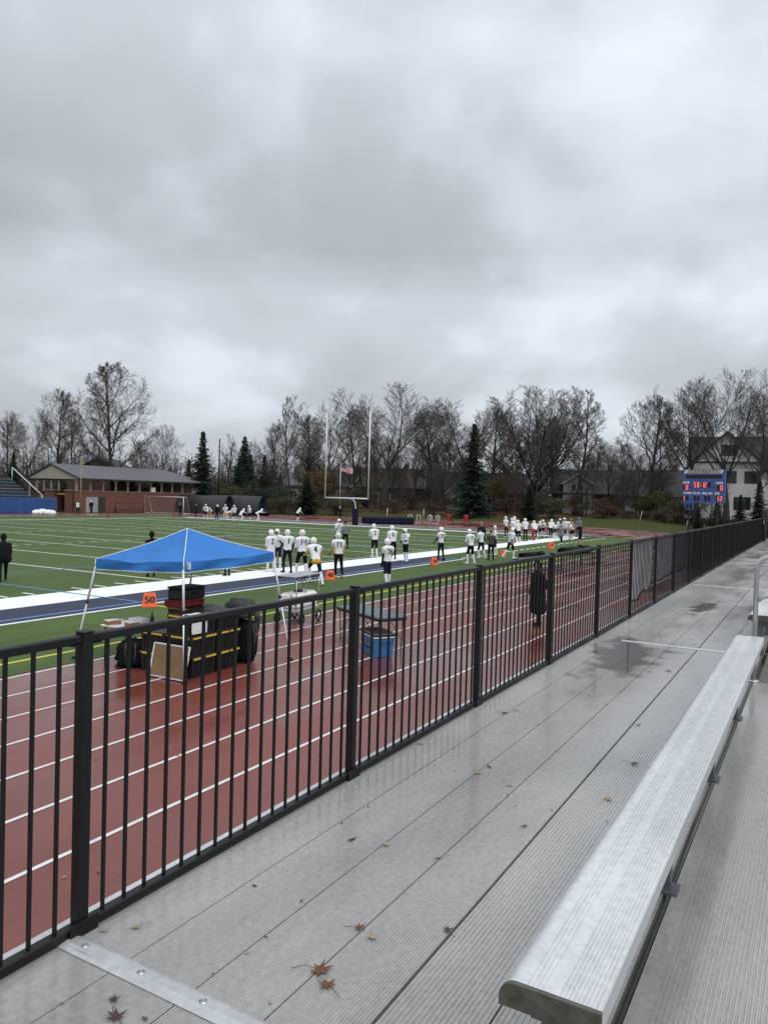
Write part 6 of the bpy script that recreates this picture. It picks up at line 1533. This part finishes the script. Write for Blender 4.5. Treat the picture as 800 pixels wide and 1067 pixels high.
for a in [(93.7,88.2,13.4,0,'dark spruce with drooping tiers just right of the pavilion',1.1),(105.3,89.2,13.6,1,'second dark spruce right of the utility pole',1.1),(114.9,49.2,15.8,0,'tall narrow dark spruce standing in front of the grey roofed house',1.15),
          (71.4,105,8.6,2,'dark bushy conifer between the bleachers and the pavilion',.9),(111.8,7.0,6.9,1,'dark fir at the right edge behind the fence',1.2),(107.6,8.9,4.9,1,'short dark fir right of the scoreboard',1.4),
          (109.4,11.8,4.2,2,'small bushy conifer below the scoreboard',1.3),(112.2,14.5,3.2,2,'lowest bushy conifer left of the scoreboard legs',1.3),(116.9,94,11.0,1,'conifer in the dark clump left of the goalpost',1.2),(107.5,104.6,9.5,0,'conifer just behind the pavilion right end',1.2),
          (101.5,87,9.5,2,'broad dark conifer behind the arched sheds',1.1),(113.5,81,9.2,1,'dark conifer left of the left goal upright',1.3),(114,39.3,6.0,2,'squat dark evergreen below the dense dome tree',1.3),(99.5,71.2,6.2,2,'big round dark yew left of the goalpost base',1.75),(108.5,90.5,10.5,1,'conifer at the centre of the dark clump',1.2)]:
    conifer(*a)

def shrub_mesh(seed, m, dens=1.0, flat=.8):
    """many stems with small leaf faces in clumps through a loose dome"""
    r = random.Random(seed); st = MB(); fo = MB()
    for k in range(26):
        a = r.uniform(0,6.28); R_ = r.uniform(.1,1.0)**.6; tip = Vector((R_*cos(a), R_*sin(a), r.uniform(.5,1.0)*(1.1-.45*R_)*2*flat)); mid = tip*.5 + Vector((-.1*cos(a), -.1*sin(a), .15))
        st.tube([(0.1*cos(a),.1*sin(a),-.05), mid, tip], [.022,.014,.006], 3, 0, cap=False)
        for s in range(7):
            u = r.uniform(.3,1); b = mid.lerp(tip, u); e = b + Vector((r.gauss(0,.18), r.gauss(0,.18), r.uniform(.0,.3))); st.tube([b, e], [.008,.004], 3, 0, cap=False)
            for q in range(int(16*dens)):
                c = e + Vector((r.gauss(0,.11), r.gauss(0,.11), r.gauss(0,.10))); v1 = Vector((r.gauss(0,1), r.gauss(0,1), r.gauss(0,1))).normalized()*.038; v2 = Vector((r.gauss(0,1), r.gauss(0,1), r.gauss(0,1))).normalized()*.038
                if c.z > .02: fo.add([c-v1, c+v2, c+v1, c-v2], [(0,1,2,3)])
    return st.mesh('stems', [TWIG]), fo.mesh('foliage', [m])
SM = {'russet': mat('russet_foliage', (.075,.035,.018), .9, 0, .4, 1.5), 'olive': mat('olive_foliage', (.050,.052,.018), .9, 0, .4, 1.5), 'yellow': mat('yellow_olive_foliage', (.115,.095,.026), .9, 0, .35, 1.5),
      'dark': mat('dark_green_foliage', (.017,.026,.013), .9, 0, .4, 1.5), 'brown': mat('dull_brown_foliage', (.055,.040,.027), .9, 0, .4, 1.5), 'orange': mat('amber_foliage', (.105,.062,.018), .9, 0, .3, 1.5)}
SH = {}
for i, (k, m) in enumerate(SM.items()): SH[k] = [shrub_mesh(40+i*2, m, 1.0 if k != 'brown' else .5), shrub_mesh(41+i*2, m, .8 if k != 'brown' else .35)]
def shrub(x, y, zt_, kind, label, wx=1.0, idx=0):
    z = ground_z(x,y)-.03; h = max(.8, zt_-z); o = empty('shrub', (x,y,z), idx*1.9, label, 'shrub', 'shrubs and thicket along the bank'); o.scale = (h*.62*wx, h*.62*wx, h/1.75)
    for nm, me in zip(('stems','foliage'), SH[kind][idx % 2]): c = bpy.data.objects.new(nm, me); COL.objects.link(c); c.parent = o
SHR = [(116.4,36.5,4.4,'olive','olive shrub right of the squat evergreen',1),(118.6,28.8,3.4,'russet','russet shrub in front of the brick house with the dormer',1.5),(119.3,25.3,2.5,'russet','low russet shrub left of the straight trunked tree',1.4),
 (127,22.4,6.6,'yellow','tall yellowish thicket just left of the scoreboard',.8),(125.7,24.6,4.4,'olive','olive thicket beside the straight trunk',1),(104.9,69.0,3.6,'olive','olive shrub right of the round yew',1.2),(98.1,85.4,5.4,'olive','olive shrub behind the arched sheds',1.1),
 (112,77,8.6,'orange','amber leaved small tree left of the left goal upright',.8),(126.5,49.4,8.4,'orange','small sparse amber tree right of the spruce',.42),(125.2,35.2,4.9,'russet','russet thicket below the tall narrow tree',1.2),(130,68.5,5.6,'brown','brown thicket right of the navy mat',1.6),
 (127.2,76.9,4.6,'brown','brown thicket behind the goalpost pad',1.6),(99.8,76.2,3.4,'olive','olive shrub left of the round yew',1.3),(101.8,81.1,4.9,'dark','dark shrub right of the arched sheds',1.2),(124,59.3,4.0,'brown','brown thicket left of the spruce foot',1.7),
 (120.5,33.1,3.6,'brown','brown shrub left of the russet one',1.2),(131.5,30.4,5.0,'brown','brown thicket against the dark roofed house',1.4),(124.6,18.9,4.6,'olive','olive shrub behind the scoreboard left post',1.2),(98.6,86.6,3.9,'dark','dark shrub at the left arched shed',1.2),
 (106.8,82.6,5.4,'dark','dark thicket in the clump left of the goalpost',1.4),(134.5,66.3,5.0,'brown','brown thicket before the gap left of the spruce',1.6),(121.7,45.6,4.0,'brown','brown thicket at the foot of the dense dome',1.5),(105.5,11.4,2.6,'dark','dark low bush behind the fence by the scoreboard',1.3),
 (76,108,5.6,'brown','brown brush behind the pavilion gable',1.5),(95.4,99.5,6.4,'brown','brown brush past the pavilion right end',1.5),(110,72,4.4,'brown','brown brush between the goal uprights',1.6),(118,74,5,'brown','tall brown brush by the cream house',1.6),
 (114,63,3.4,'brown','low brown brush on the bank behind the hurdles',1.6),(128,42,4.6,'olive','olive thicket right of the dense dome trunk',1.3),(113.5,56,3.2,'brown','low brown brush left of the spruce, on the bank',1.5),(118,48,3,'dark','low dark shrub touching the spruce',1.4),
 (70,121,6.5,'brown','brown brush behind the bleachers',1.8),(88,110,6.5,'dark','dark brush behind the tallest pavilion tree',1.5),(66.5,112,5.5,'olive','olive brush left of the bushy conifer',1.5),(112,96,6,'dark','dark brush at the back of the conifer clump',1.6),
 (121,29.5,4.2,'russet','taller russet shrub at the brick house corner',1.2),(119,20,3.2,'brown','brown brush at the lawn edge by the scoreboard',1.5),(122,64,4.5,'brown','brown brush behind the white hurdles',1.6)]
for i, a in enumerate(SHR): shrub(*a, idx=i)

# far wood seen as one mass between the trunks
r = random.Random(77); mb = MB()
for i in range(2600):
    th = radians(r.uniform(-6, 62)); D_ = r.uniform(165, 215); x, y = D_*cos(th), D_*sin(th); h = r.uniform(3.5, 12.5)*r.uniform(.7,1); z = ground_z(x,y)-.3
    p = Vector((x,y,z)); t = p + Vector((r.gauss(0,.8), r.gauss(0,.8), h)); mb.tube([p, p.lerp(t,.5)+Vector((r.gauss(0,.2),r.gauss(0,.2),0)), t], [.13,.08,.02], 3, 0, cap=False)
    for k in range(11):
        b = p.lerp(t, r.uniform(.25,1)); e = b + Vector((r.gauss(0,1.3), r.gauss(0,1.3), r.uniform(.2,1.9))); mb.tube([b, e], [.045,.015], 3, 0, cap=False)
    for k in range(9):
        c = p + Vector((r.gauss(0,1.4), r.gauss(0,1.4), r.uniform(.2, h*.5))); a = Vector((r.gauss(0,1), r.gauss(0,1), r.gauss(0,1)))*.32; b = Vector((r.gauss(0,1), r.gauss(0,1), r.gauss(0,1)))*.32; mb.add([c-a, c+b, c+a], [(0,1,2)], 1)
mb.build('distant_woods', [TWIG, mat('far_brush', (.040,.035,.024), .9, 0, .4, .3)], kind='stuff')
